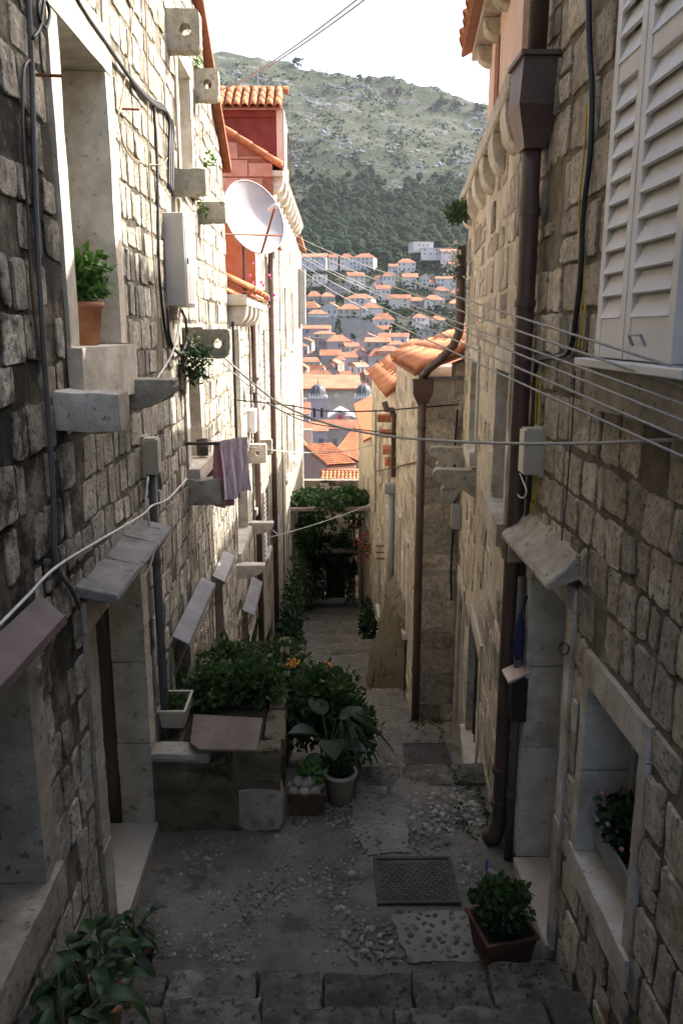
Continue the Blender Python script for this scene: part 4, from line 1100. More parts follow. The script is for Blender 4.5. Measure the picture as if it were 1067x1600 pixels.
def ground_at_px(u, v, y0=380, y1=1400):
    """where a line of sight meets the hillside"""
    d = ray(u, v); y = y0
    while y < y1:
        p = d*(y/d.y)
        if p.z < terrain(p.x, y): return p
        y += 4
    return None
wood = MB(); scrub = MB(); rocks = MB()
for _ in range(2600):
    u, v = rnd.uniform(330, 780), rnd.uniform(268, 425)
    k = noise.noise(Vector((u*.02, v*.03, 3)))
    edge = 296+34*noise.noise(Vector((u*.018, 7, 1)))+.02*(u-500)
    if v < edge+rnd.uniform(-8, 14) and rnd.random() < .94: continue
    if v > 402 and rnd.random() < .6: continue
    p = ground_at_px(u, v)
    if p is None: continue
    r = rnd.uniform(3.2, 7.0); tj = rnd.gauss(0, .16)
    hh = r*rnd.uniform(.9, 1.7)
    for q in range(4):
        wood.tone = min(1, max(0, .42+tj+rnd.uniform(-.15, .15))); w_ = rnd.uniform(0, 6.28); rr = r*(.0 if q == 0 else .5)
        wood.ico(p+Vector((rr*math.cos(w_), rr*math.sin(w_), hh*(.75 if q == 0 else rnd.uniform(.15, .6)))), r*(.62 if q == 0 else rnd.uniform(.35, .6)), 1, .20, (1, 1, .9))
for _ in range(4600):
    u, v = rnd.uniform(330, 760), rnd.uniform(100, 305)
    if noise.noise(Vector((u*.025, v*.04, 12))) < .05 and rnd.random() < .85: continue
    p = ground_at_px(u, v)
    if p is None: continue
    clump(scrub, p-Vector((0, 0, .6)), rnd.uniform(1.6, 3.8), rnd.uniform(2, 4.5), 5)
for _ in range(2600):
    u, v = rnd.uniform(330, 760), rnd.uniform(110, 262)
    q = noise.noise(Vector((u*.012+v*.004, (v-.28*u)*.035, 30)))+.5*noise.noise(Vector((u*.05, v*.07, 2)))
    if q < .22: continue
    p = ground_at_px(u, v)
    if p is None: continue
    s = rnd.uniform(1.2, 4.5); rocks.tone = rnd.random()
    rocks.ico(p, s*.8, 1, .38, (1.3, .8, rnd.uniform(.35, 1.0)))
tag(wood.build('pine_wood', M['tree_far']), 'dense dark green pine wood across the foot of the mountain', 'wood', kind='stuff')
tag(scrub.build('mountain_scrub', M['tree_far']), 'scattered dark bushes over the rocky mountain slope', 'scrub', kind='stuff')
tag(rocks.build('rock_outcrops', M['rock_far']), 'pale grey limestone outcrops over the upper mountain slope', 'rocks', kind='stuff')
# single trees on the skyline
def far_tree(label, u, v_ground, h, r, tall=False, group='trees standing on the ridge'):
    p = None; v = v_ground
    while p is None and v < 300: p = ground_at_px(u, v); v += 1.5
    t = thing('pine_tree', label, 'tree', p, group)
    MB().tube([p-Vector((0, 0, 1)), p+Vector((0, 0, h*.5))], [h*.04, h*.02], 6).build('trunk', M['wood_grey'], t)
    c = MB()
    for i in range(12): clump(c, p+Vector((rnd.uniform(-.4, .4)*r, rnd.uniform(-.4, .4)*r, h*rnd.uniform(.25, .7))), r*(.4 if tall else .55), h*.3, 5)
    c.build('crown', M['tree_far'], t)
for lab, u, v, h, r in (('leftmost round pine on the mountain ridge', 463, 104, 9, 7), ('small pine on the ridge right of the leftmost one', 528, 122, 5, 3), ('pointed pine on the ridge above the grey rocks', 562, 134, 11, 5), ('twin topped pine on the middle of the ridge', 575, 137, 9, 5),
                        ('low pine on the ridge where the slope steepens', 610, 149, 7, 5), ('dark pine on the ridge just left of the bare gap', 622, 152, 8, 6), ('broad pine standing alone near the right end of the ridge', 690, 170, 10, 9), ('small dark pine left of the cornice on the ridge', 714, 172, 9, 6), ('last pine on the ridge beside the cornice', 747, 178, 9, 8)):
    far_tree(lab, u, v, h*1.5, r*1.3)

# ---- houses
HW = {'white': plain('render_white', (.5, .48, .455), .9, var=.06, scale=.4), 'grey': plain('render_grey', (.27, .255, .24), .9, var=.12, scale=.5), 'pink': plain('render_pink', (.36, .3, .3), .9, var=.08, scale=.4), 'cream': plain('render_cream', (.4, .35, .285), .9, var=.08, scale=.4), 'rose': plain('render_rose', (.42, .25, .19), .9, var=.1, scale=.4)}
def house(label, u0, u1, v_ridge, v_eave, v_base, y, wall='white', roof='hip', rot=0.0, depth=.8, nw=3, ns=None, group=None, win=True, name='house', rmat='tile_far'):
    uc = (u0+u1)/2; c = at_y(uc, v_eave, y); t = y/ray(uc, v_eave).y
    w = (u1-u0)/FPX*t*.96; dp = max(5, w*depth) if y > 100 else w*depth
    ze = c.z; zr = at_y(uc, v_ridge, y+dp*.5).z; zb = at_y(uc, v_base, y).z
    if zr < ze+.8: zr = ze+.8
    T = thing(name, label, 'house', (c.x, y+dp/2, zb), group)
    m_ = Matrix.Translation((c.x, y+dp/2, 0)) @ Matrix.Rotation(R(rot), 4, 'Z')
    hw, hd = w/2, dp/2
    b = MB(); b.box(-hw, hw, -hd, hd, zb-(3.0 if y > 400 else 7), ze, m_)
    P = lambda x, yy, z: m_ @ Vector((x, yy, z))
    o = min(.5, w*.05); rf = MB(); rf.tone = rnd.random()
    e = [P(-hw-o, -hd-o, ze-.1), P(hw+o, -hd-o, ze-.1), P(hw+o, hd+o, ze-.1), P(-hw-o, hd+o, ze-.1)]
    if roof == 'hip':
        k = max(0, hw-hd*.8) if hw > hd else 0
        rr = [P(-k-.01, 0, zr), P(k+.01, 0, zr)] if hw >= hd else [P(0, -(hd-hw*.8)-.01, zr), P(0, hd-hw*.8+.01, zr)]
        if hw >= hd: fs = [(0, 1, 5, 4), (2, 3, 4, 5), (1, 2, 5), (3, 0, 4)]
        else: fs = [(0, 1, 4), (1, 2, 5, 4), (2, 3, 5), (3, 0, 4, 5)]
        rf.add(e+rr, fs+[(3, 2, 1, 0)])
    elif roof == 'gable_x':      # ridge runs across the view
        rf.add(e+[P(-hw-o, 0, zr), P(hw+o, 0, zr)], [(0, 1, 5, 4), (2, 3, 4, 5), (3, 2, 1, 0), (1, 2, 5), (3, 0, 4)])
        b.prism([P(-hw, -hd, ze), P(-hw, hd, ze), P(-hw, 0, zr-.15)], m_.to_3x3() @ Vector((w, 0, 0)))
    elif roof == 'gable_y':      # gable faces the viewer
        rf.add(e+[P(0, -hd-o, zr), P(0, hd+o, zr)], [(0, 4, 5, 3), (1, 2, 5, 4), (3, 2, 1, 0)])
        b.prism([P(-hw, -hd, ze), P(hw, -hd, ze), P(0, -hd, zr-.15)], m_.to_3x3() @ Vector((0, dp, 0)))
    elif roof == 'flat':
        rf.box(-hw-.2, hw+.2, -hd-.2, hd+.2, ze, ze+.35, m_)
    b.build('wall', HW[wall] if wall in HW else M[wall], T)
    ro = rf.build('roof', M[rmat] if roof != 'flat' else HW['grey'], T)
    if win:
        hh = ze-zb; ns = ns or max(1, int(hh/3.0+.3)); s = hh/ns
        for j in range(ns):
            for i in range(nw):
                if rnd.random() < .25: continue
                x = -hw+w*(i+.5)/nw; z = zb+s*j+s*.32; ww = min(.55, w/nw*.22); wh = min(1.5, s*.5)
                q = MB(); q.box(x-ww, x+ww, -hd-.05, -hd+.02, z, z+wh, m_); q.build('window', M['glass_far'], T)
        for side in (-1, 1):
            for j in range(ns):
                z = zb+s*j+s*.32; q = MB(); q.box(side*hw-.05, side*hw+.05, -.5, .5, z, z+min(1.4, s*.5), m_); q.build('window', M['glass_far'], T)
    if rnd.random() < .5 and roof != 'flat':
        q = MB(); q.box(hw*.3, hw*.3+.7, hd*.1, hd*.1+.6, ze, zr+.5, m_); q.build('chimney', HW['cream'], ro)
    return T
ORD = ['leftmost', 'second', 'third', 'fourth', 'fifth', 'sixth', 'seventh', 'eighth', 'ninth', 'tenth', 'eleventh']
def row(desc, where, y, items, group):
    items = sorted(items, key=lambda q: q[0])
    for i, it in enumerate(items):
        u0, u1, vr, ve, vb = it[:5]; kw = dict(it[5]) if len(it) > 5 else {}
        wl_ = kw.get('wall', 'white')
        o = ORD[i] + (' from the left' if i else '')
        rn = {'hip': 'hipped orange roof', 'gable_x': 'long orange roof', 'gable_y': 'orange gable', 'flat': 'flat roof'}[kw.get('roof', 'hip')]
        house(f"{wl_} {desc} with {rn}, {o} {where}".replace(' from the left in', ' in'), u0, u1, vr, ve, vb, y+rnd.uniform(-4, 4)+kw.pop('dy', 0), group=group, **dict({'rot': rnd.uniform(-16, 16)}, **kw))
G1 = 'houses on the hillside'
gx = dict(roof='gable_x'); gy = dict(roof='gable_y')
row('villa', 'in the row under the pine wood', 590, [(472, 512, 396, 401, 417, dict(gx, nw=5)), (512, 527, 397, 402, 416, dict(roof='gable_x', nw=2)), (531, 552, 396, 402, 416, dict(roof='hip')), (553, 588, 396, 402, 421, dict(roof='hip', nw=5)), (607, 622, 412, 416, 430, dict(roof='gable_x', dy=-8)), (620, 650, 404, 410, 432, dict(roof='hip', nw=4))], G1)
row('terraced house', 'of the upper right group', 600, [(642, 676, 376, 378, 388, dict(roof='flat', nw=5, dy=8)), (657, 707, 386, 388, 400, dict(roof='flat', nw=5)), (688, 716, 389, 393, 412, dict(roof='gable_x', dy=-6)), (700, 722, 409, 413, 428, dict(roof='gable_x', wall='grey', dy=-14))], G1)
row('cottage', 'in hillside row two', 545, [(463, 478, 414, 417, 440, dict(roof='flat')), (488, 511, 426, 429, 440, dict(roof='flat')), (541, 569, 425, 431, 446, dict(gx)), (582, 598, 431, 435, 444, dict(roof='hip')), (596, 617, 425, 431, 440, dict(roof='hip')), (629, 653, 427, 433, 444, dict(gx, nw=2)), (655, 672, 428, 433, 444, dict(gy)), (662, 680, 437, 441, 452, dict(gx)), (681, 716, 432, 435, 448, dict(gx, nw=5))], G1)
row('house', 'in hillside row three', 505, [(508, 548, 441, 443, 457, dict(roof='flat', wall='grey', nw=5)), (578, 590, 443, 448, 462, dict(gy)), (588, 611, 445, 451, 462, dict(gx)), (677, 702, 448, 454, 468, dict(roof='hip', wall='cream')), (704, 720, 452, 457, 470, dict(roof='hip'))], G1)
row('house', 'in hillside row four', 470, [(478, 503, 455, 463, 476, dict(roof='hip', wall='grey')), (500, 522, 457, 463, 476, dict(roof='hip', wall='grey')), (541, 586, 459, 466, 474, dict(roof='hip', nw=5)), (608, 643, 460, 466, 482, dict(gx, nw=2)), (642, 662, 464, 470, 486, dict(roof='gable_x', wall='grey')), (661, 694, 461, 468, 480, dict(roof='hip')), (700, 722, 468, 474, 490, dict(roof='hip', wall='cream'))], G1)
row('house', 'of those above the town wall', 440, [(465, 503, 471, 481, 494, dict(roof='hip', wall='cream')), (502, 531, 472, 480, 494, dict(roof='gable_y')), (527, 564, 475, 483, 502, dict(roof='hip', nw=4, wall='cream')), (563, 598, 473, 481, 492, dict(roof='hip', nw=4))], G1)
row('house', 'of those beside the town wall', 410, [(480, 512, 484, 490, 496, dict(roof='hip', win=False)), (582, 618, 489, 499, 512, dict(roof='hip', nw=4)), (645, 673, 490, 496, 514, dict(roof='hip', nw=4)), (671, 698, 493, 500, 512, dict(roof='hip', wall='cream')), (574, 612, 508, 515, 526, dict(roof='gable_x', dy=-25)), (622, 706, 514, 515, 528, dict(roof='flat', wall='grey', nw=8, dy=-20)), (593, 640, 520, 526, 540, dict(roof='gable_x', dy=-60))], G1)
G2 = 'roofs of the walled town'
row('town house', 'just under the town wall', 330, [(474, 516, 508, 513, 535, dict(roof='gable_x', wall='pink', nw=3)), (490, 524, 517, 521, 530, dict(roof='hip', dy=-12, wall='cream')), (488, 511, 527, 529, 556, dict(roof='flat', wall='grey', dy=-20)), (509, 548, 523, 533, 562, dict(roof='hip', wall='pink', dy=-25)), (558, 592, 520, 527, 545, dict(roof='gable_y', wall='pink', dy=-8)), (572, 610, 527, 534, 556, dict(roof='gable_x', wall='grey', dy=-25))], G2)
row('town house', 'among roofs below the conifer', 265, [(462, 482, 536, 541, 560, dict(roof='hip', wall='pink')), (474, 503, 548, 556, 572, dict(roof='gable_y', wall='grey')), (500, 533, 546, 555, 576, dict(roof='gable_x', wall='grey')), (527, 556, 550, 558, 580, dict(roof='gable_x', wall='pink', rot=20)), (540, 580, 545, 557, 585, dict(roof='gable_y', wall='pink', dy=8)), (575, 602, 544, 556, 575, dict(roof='hip', wall='pink')), (590, 625, 540, 548, 570, dict(roof='hip', wall='rose'))], G2)
row('town house', 'in the row behind the church', 215, [(455, 482, 566, 575, 598, dict(roof='gable_y', wall='rose')), (480, 506, 570, 582, 600, dict(roof='gable_x', wall='rose', rot=-18)), (503, 528, 571, 583, 602, dict(roof='gable_y', wall='grey')), (528, 548, 580, 588, 606, dict(roof='gable_x', wall='pink')), (545, 578, 582, 593, 615, dict(roof='hip', wall='pink')), (568, 590, 578, 585, 606, dict(roof='gable_x', wall='rose')), (580, 612, 590, 602, 625, dict(roof='gable_y', wall='grey'))], G2)
row('tenement', 'near the conifer', 298, [(536, 560, 535, 541, 556, dict(roof='gable_x', wall='cream', rot=15)), (556, 574, 541, 547, 562, dict(roof='hip', wall='rose')), (462, 490, 527, 533, 552, dict(roof='gable_y', wall='cream', rot=-12)), (604, 634, 532, 538, 556, dict(roof='hip', wall='pink', rot=10)), (520, 540, 556, 562, 575, dict(roof='hip', wall='white', dy=-45))], G2)
row('low house', 'packed behind the church nave', 190, [(462, 486, 584, 592, 606, dict(roof='gable_x', wall='rose', rot=25)), (486, 512, 578, 586, 604, dict(roof='gable_x', wall='rose', rot=-25)), (510, 534, 588, 594, 606, dict(roof='gable_y', wall='pink', rot=15)), (532, 560, 594, 600, 612, dict(roof='gable_x', wall='cream', rot=-10)), (556, 584, 598, 605, 620, dict(roof='gable_y', wall='rose', rot=20)), (470, 496, 558, 565, 580, dict(roof='gable_x', wall='cream', rot=18, dy=45)), (514, 534, 562, 568, 582, dict(roof='gable_y', wall='rose', rot=-20, dy=40)), (550, 572, 566, 572, 588, dict(roof='gable_x', wall='white', rot=24, dy=38))], G2)
# town wall and the conifer before it
tw = thing('town_wall', 'grey stone town wall below the hillside houses', 'wall', (-10, 372, -10))
pts = [(452, 493), (470, 494), (500, 496), (556, 497), (575, 501), (600, 517), (612, 527)]
b = MB(); P = [at_y(u, v, 372) for u, v in pts]
b.prism([Vector((P[0].x-60, 372, -30))] + [Vector((P[0].x-60, 372, P[0].z))] + P + [Vector((P[-1].x, 372, -30))], (0, 5, 0)); b.build('rampart', mat('rampart', (.24, .225, .21), (.32, .305, .285), .5, 0, rough=.95, spots=((.20, .19, .18), .25, .5, .7)), tw)
p = at_y(528, 527, 350); t = thing('conifer', 'tall dark conifer standing in front of the grey town wall', 'tree', p)
MB().tube([p, p+Vector((0, 0, 7))], [.3, .05], 6).build('trunk', M['wood_grey'], t)
c = MB()
for i in range(14):
    z = .6+i*.5
    for k in range(9):
        w = rnd.uniform(0, 6.28); rr = (1-i/15)*2.5*rnd.uniform(.5, 1); clump(c, p+Vector((rr*math.cos(w), rr*math.sin(w), z)), .8, .5, 2)
c.build('crown', M['tree_far'], t)
# green gardens between the houses
g = MB()
for _ in range(2600):
    u, v = rnd.uniform(450, 740), rnd.uniform(402, 522)
    y = 640-(v-400)*2.1+rnd.uniform(-14, 14); p = at_y(u, v, y)
    if noise.noise(Vector((u*.045, v*.07, 5))) < -.15: continue
    gz = prof(y); q = Vector((p.x, y, max(gz, p.z-3)))
    clump(g, Vector((p.x, y, p.z-2.0)), rnd.uniform(1.4, 3.4), rnd.uniform(2, 4), 5)
tag(g.build('garden_greenery', M['tree_far']), 'green gardens filling the gaps between the hillside houses', 'greenery', kind='stuff')

# ---- the domed church
ch = thing('domed_church', 'pale stone church with two towers under dark ribbed domes', 'church', (-2, 150, -30))
cream = HW['cream']; pinkst = HW['pink']
dome_m = mat('dome_lead', (.055, .055, .06), (.09, .09, .095), .8, .1, rough=.55)
def tower(uc, y):
    c = at_y(uc, 640, y); t = y/ray(uc, 640).y; hw = 13.5/FPX*t
    zt = at_y(uc, 622, y).z; zd = at_y(uc, 600, y).z; zb = at_y(uc, 690, y).z
    b = MB(); b.box(c.x-hw, c.x+hw, y-hw, y+hw, zb-6, zt); tw_ = b.build('tower', pinkst, ch)
    for zz, e in ((zt, 1.10), (zt+.28, 1.02), (at_y(uc, 660, y).z, 1.06)):
        q = MB(); q.box(c.x-hw*e, c.x+hw*e, y-hw*e, y+hw*e, zz-.01, zz+.26); q.build('cornice', HW['white'], tw_)
    n = 7
    for i in range(n):
        q = MB(); xx = c.x-hw*1.03+2*hw*1.03*(i+.5)/n; q.box(xx-.09, xx+.09, y-hw*1.06, y-hw*1.06+.14, zt+.55, zt+.92); q.build('baluster', HW['white'], tw_)
    q = MB(); r = hw*.86; k = 18; q.lathe([(r*.98, zt+.5), (r*1.02, zt+.9)] + [(r*1.02*math.cos(a), zt+.9+(zd-zt-.9)*math.sin(a)) for a in [i*math.pi/2/9 for i in range(1, 9)]] + [(.02, zd)], (c.x, y, 0), k); dm_ = q.build('dome', dome_m, ch, smooth=True)
    for i in range(10):
        w = 2*math.pi*i/10; rib = [(c.x+r*1.035*math.cos(a)*math.cos(w), y+r*1.035*math.cos(a)*math.sin(w), zt+.9+(zd-zt-.9)*1.01*math.sin(a)) for a in [j*math.pi/2/8 for j in range(9)]]
        q = MB(); q.tube(rib, .045, 4); q.build('rib', HW['grey'], dm_)
    q = MB(); q.tube([(c.x, y, zd-.05), (c.x, y, zd+1.0)], [.10, .03], 6); q.build('finial', dome_m, dm_)
    for s in (-.42, .42):
        for zz0, zz1 in ((at_y(uc, 651, y).z, at_y(uc, 638, y).z),):
            q = MB(); xc = c.x+s*hw; ww = .24; pts = [(xc-ww, zz0), (xc+ww, zz0)] + [(xc+ww*math.cos(a), zz1+ww*math.sin(a)) for a in [i*math.pi/6 for i in range(7)]]
            q.prism([Vector((x_, y-hw-.03, z_)) for x_, z_ in pts], (0, .06, 0)); q.build('belfry_opening', M['glass'], tw_)
            q = MB(); q.prism([Vector((c.x+hw-.03, y+s*hw+x_-xc, z_)) for x_, z_ in pts], (.06, 0, 0)); q.build('belfry_opening', M['glass'], tw_)
tower(497, 140); tower(568, 140)
# nave behind, facade gable in front
c0, c1 = at_y(466, 608, 150), at_y(560, 608, 150); zr = at_y(500, 590, 156).z; zb_ = -34
b = MB(); b.box(c0.x-4, c1.x, 150, 170, zb_, c0.z); b.build('nave', HW['cream'], ch)
b = MB(); b.tone = .7; b.prism([Vector((c0.x-6, 149.2, c0.z-.1)), Vector((c1.x+.6, 149.2, c0.z-.1)), Vector((c1.x+.6, 160, zr)), Vector((c0.x-6, 160, zr))], (0, 0, .3)); b.build('nave_roof', M['tile_far'], ch)
b = MB(); b.prism([Vector((at_y(526, 618, 149.9).x+.5*math.cos(w), 149.95, at_y(526, 618, 149.9).z+.5*math.sin(w))) for w in [i*math.pi/8 for i in range(16)]], (0, .1, 0)); b.build('round_window', HW['white'], ch)
fy = 124; a_, b_, t_ = at_y(512, 672, fy), at_y(556, 653, fy), at_y(532, 643, fy); a_.z = at_y(513, 655, fy).z; b_.z = a_.z
q = MB(); q.prism([Vector((a_.x, fy, zb_)), Vector((b_.x, fy, zb_)), b_, t_, a_], (0, 6, 0)); fac = q.build('gable_front', pinkst, ch)
for e0, e1 in ((a_, t_), (t_, b_)):
    q = MB(); d = (e1-e0); q.prism([e0+Vector((0, -.25, 0)), e1+Vector((0, -.25, 0)), e1+Vector((0, -.25, .3)), e0+Vector((0, -.25, .3))], (0, 6.4, 0)); q.build('coping', HW['white'], fac)
q = MB(); cc = at_y(531, 652, fy); q.prism([Vector((cc.x+.36*math.cos(w), fy-.06, cc.z+.36*math.sin(w))) for w in [i*math.pi/10 for i in range(20)]], (0, .1, 0)); q.build('rose_window', M['petal_red'], fac)
for e, uu in ((a_, 466), (b_, 590)): pass
GR = 'near roofs past the end of the alley'
def tiled_slope(name, parent, quad, cols, r, y=None):
    """slope of barrel rows: quad = lower-left, lower-right, upper-right, upper-left"""
    a, b2, c2, d2 = [Vector(p) for p in quad]; n = (b2-a).cross(d2-a).normalized(); n = n if n.z > 0 else -n
    mb = MB(); S = 7
    for i in range(cols):
        t = (i+.5)/cols; p0 = a+(b2-a)*t; p1 = d2+(c2-d2)*t; e = (b2-a).normalized()
        rows_ = max(3, int((p1-p0).length/.36))
        for j in range(rows_):
            q0 = p0+(p1-p0)*(j/rows_); q1 = p0+(p1-p0)*((j+1.12)/rows_); mb.tone = rnd.random(); vs = []
            for q, rr, lift in ((q0, r, .03), (q1, r*.85, 0)):
                for k in range(S):
                    w = math.pi*k/(S-1); vs.append(q + e*rr*math.cos(w) + n*(rr*math.sin(w)+lift))
            mb.add(vs, [(k, k+1, S+k+1, S+k) for k in range(S-1)])
    deck = MB(); deck.tone = .2; deck.prism([a, b2, c2, d2], -n*.06); dk = deck.build(name, M['tile_dark'], parent)
    tag(mb.build('roof_tiles', M['tile'], dk, smooth=True), kind='stuff')
# nearest: tiles facing us
h = thing('tiled_house', 'house with orange barrel tiles facing the alley just above the vine pergola', 'house', (0, 50, -18), GR)
q = [at_y(498, 768, 47.2), at_y(592, 768, 47.2), at_y(592, 737, 49.6), at_y(502, 737, 49.6)]; tiled_slope('roof', h, q, 15, .125)
b = MB(); b.box(q[0].x+.1, q[1].x-.1, 47.5, 53, -22, q[0].z-.05); b.build('wall', HW['rose'], h)
b = MB(); b.tone = .8; b.tube([at_y(499, 736, 49.6), at_y(594, 736, 49.6)], .14, 8); b.build('ridge', M['tile'], h, smooth=True)
h = thing('tiled_house', 'house with striped tile roof slanting down to the right behind the barrel tiled one', 'house', (-1.5, 60, -18), GR)
q = [at_y(512, 729, 57), at_y(556, 726, 58), at_y(518, 694, 62), at_y(474, 697, 61)]; tiled_slope('roof', h, q, 9, .16)
b = MB(); b.prism([Vector((p.x, p.y, p.z-.12)) for p in q], (0, 0, -12)); b.build('wall', HW['rose'], h)
h = thing('tiled_house', 'house with steep striped pyramid roof to the right below the church', 'house', (2, 74, -20), GR)
ap = at_y(556, 668, 76); q = [at_y(524, 704, 73), at_y(562, 722, 71), ap, at_y(550, 672, 76)]; tiled_slope('roof', h, q, 20, .085)
q2 = [at_y(562, 722, 71), at_y(600, 706, 75), at_y(585, 670, 78), ap]; tiled_slope('roof_side', h, q2, 16, .085)
b = MB(); b.prism([Vector((q[0].x, q[0].y, q[0].z-.2)), Vector((q[1].x, q[1].y, q[1].z-.2)), Vector((q2[1].x, q2[1].y, q2[1].z-.2)), Vector((ap.x, 79, q2[1].z-.2))], (0, 0, -12)); b.build('wall', HW['rose'], h)
house('grey walled town house with a plain flat front just below the left church tower', 455, 512, 664, 672, 720, 95, wall='pink', roof='gable_x', nw=3, group=GR)
house('long grey town house wall between the two church towers', 500, 562, 662, 668, 720, 100, wall='grey', roof='gable_x', nw=4, group=GR)
house('rose house with a bare side wall at the lower left beside the white house', 455, 484, 690, 700, 760, 62, wall='rose', roof='gable_y', nw=1, depth=1.4, group=GR)
house('orange roofed house left of the left church tower', 448, 484, 628, 646, 690, 118, wall='pink', roof='gable_x', nw=2, group=GR)
house('house with red tile roof right of the right church tower', 578, 610, 650, 664, 720, 110, wall='rose', roof='gable_x', nw=2, group=GR)

# ---- end of the alley: wall with a doorway under two vine pergolas
we = Wall((-1.4, 37.0), (1.8, 37.0), +1)
ew = thing('end_wall', 'pale rubble wall with a dark doorway closing the bottom of the alley', 'wall', (0, 37, -13))
d_ = (1.35, 2.35, -14, -10.2)
stone_wall(we, 'wall', M['mortar_left'], M['stone_left'], ew, 0, 3.2, -14, -6.95, [d_], hr=(.2, .34), wr=(.25, .6), limit=110, thick=.5)
b = MB(); wbox(b, we, 1.36, 2.34, -14, -10.2, -.45, -.38); b.build('door', M['wood_dark'], ew)
# ------------------------------------------------------------------ pipes, boxes, lines on the left
def wp(W, u, v, o=.03):
    a, z = W.px(u, v, o); return W.pt(a, z, o)
box_ = thing('meter_cabinet', 'tall grey meter cabinet on the sunlit left wall under the holed brackets', 'cabinet', WL.pt(6.73, .18))
b = MB(); wbox(b, WL, 6.50, 6.97, .18, .88, .003, .165); b.build('cabinet_body', M['plastic_grey'], box_, bevel=.006)
b = MB(); wbox(b, WL, 6.52, 6.95, .20, .86, .166, .174); b.build('cabinet_door', M['plastic_white'], box_, bevel=.003)
b = MB(); wbox(b, WL, 6.54, 6.565, .50, .55, .175, .185); b.build('lock', M['pipe_grey'], box_)
b = MB(); wbox(b, WL, 6.99, 7.06, .24, .58, .003, .14); b.build('side_box', M['plastic_grey'], box_, bevel=.005)
jb = thing('junction_box', 'beige plastic junction box above the grey conduit on the left wall', 'junction box', WL.pt(5.42, -.96))
b = MB(); wbox(b, WL, 5.36, 5.50, -.965, -.715, .004, .115); b.build('cover', M['plastic_beige'], jb, bevel=.012, seg=2)
b = MB(); wbox(b, WL, 5.35, 5.51, -.98, -.70, .001, .03); b.build('back_plate', M['plastic_beige'], jb)
pipe('conduit', 'dark grey conduit running down the left wall beside the near door', [WL.pt(5.43, -.96, .055), WL.pt(5.43, -2.2, .055), WL.pt(5.43, H0, .06)], .031, 'pipe_grey', [WL.pt(5.43, z, .055) for z in (-1.6, -2.35, -3.0)])
b = MB(); wbox(b, WL, 5.06+.16, 5.08+.16, -9, -8, 0, .01)
tag(MB().prism([WL.pt(5.58, H0, .0), WL.pt(5.58, H0, .10), WL.pt(5.58, -2.75, .06), WL.pt(5.58, -2.75, .0)], WL.d*.14).build('leaning_plank', M['wood_grey'], bevel=.004, jitter=.002), 'short weathered plank leaning on the wall beside the stone planter', 'plank')
# cable bundle across the upper wall, three strands
for i, lab in enumerate(('upper strand of the black cable bundle on the sunlit left wall', 'middle strand of the black cable bundle on the sunlit left wall', 'lower strand of the black cable bundle on the sunlit left wall')):
    d = i*5-4
    cable('cable', lab, [wp(WL, u+d*.6, v+d, .03) for u, v in ((98, -45), (130, 15), (168, 70), (210, 130), (238, 158), (258, 170), (267, 195), (267, 240), (266, 300))] , .012, 'cable_black', 'black cable bundle')
cable('cable', 'black cable dropping down the left wall beside the meter cabinet', [wp(WL, u, v, .02) for u, v in ((240, 158), (245, 240), (247, 330), (249, 420), (255, 490), (262, 530), (270, 545))], .011, 'cable_black')
cable('cable', 'dark cable looping under the meter cabinet', [wp(WL, u, v, .05) for u, v in ((262, 480), (264, 520), (272, 545), (284, 552), (292, 530), (290, 500), (284, 485))], .012, 'cable_black')
cable('cable', 'pale cable curving down from under the meter cabinet', [wp(WL, u, v, .08) for u, v in ((282, 480), (278, 520), (268, 555), (250, 585), (240, 600))], .007, 'cable_white')
cable('cord', 'tan cord hanging straight down the sunlit left wall', [wp(WL, u, v, .03) for u, v in ((226, -20), (230, 80), (233, 250), (240, 400), (249, 520), (246, 600))], .005, 'rope_tan', cat='cord')
cable('cord', 'tan cord swinging in a loop beside the tall window', [wp(WL, u, v, .02) for u, v in ((211, -10), (202, 80), (190, 160), (186, 185), (198, 235), (225, 255), (255, 255), (268, 235))], .004, 'rope_tan', cat='cord')
cable('cable', 'thick dark cable running down the near left wall before the window', [wp(WL, u, v, .025) for u, v in ((44, -20), (50, 100), (54, 250), (60, 400), (70, 560), (78, 680), (84, 780), (88, 880), (112, 920), (124, 945))], .012, 'pipe_grey')
cable('cable', 'thin brown cable beside the thick one on the near left wall', [wp(WL, u, v, .02) for u, v in ((52, 90), (38, 110), (36, 200), (44, 330), (50, 450), (62, 560))], .007, 'pipe_brown')
cable('cable', 'coil of dark cable at the top left corner of the wall', [wp(WL, u, v, .05) for u, v in ((52, 60), (64, 40), (70, 0), (78, 20), (72, 44), (60, 20), (66, -20))], .008, 'cable_black')
for lab, u, v in (('iron peg beside the tall left window', 55, 117), ('small iron hook between the two left windows', 188, 170)):
    p = wp(WL, u, v, 0); tag(MB().tube([p, p+WL.n*.12+Vector((0, 0, -.004))], .007, 6).build('wall_peg', M['rust']), lab, 'peg')
cable('clothes_line', 'white cord slung along the lower left wall over the doorway', [wp(WL, u, v, .10) for u, v in ((-30, 1005), (0, 976), (45, 930), (90, 885), (160, 842), (222, 805), (238, 790), (262, 780), (292, 748))], .007, 'cable_white', cat='cord')
cable('cable', 'white cable loop hanging from the conduit over the door hood', [wp(WL, u, v, .09) for u, v in ((232, 745), (228, 790), (236, 830), (241, 860), (232, 890), (218, 905))], .006, 'cable_white')
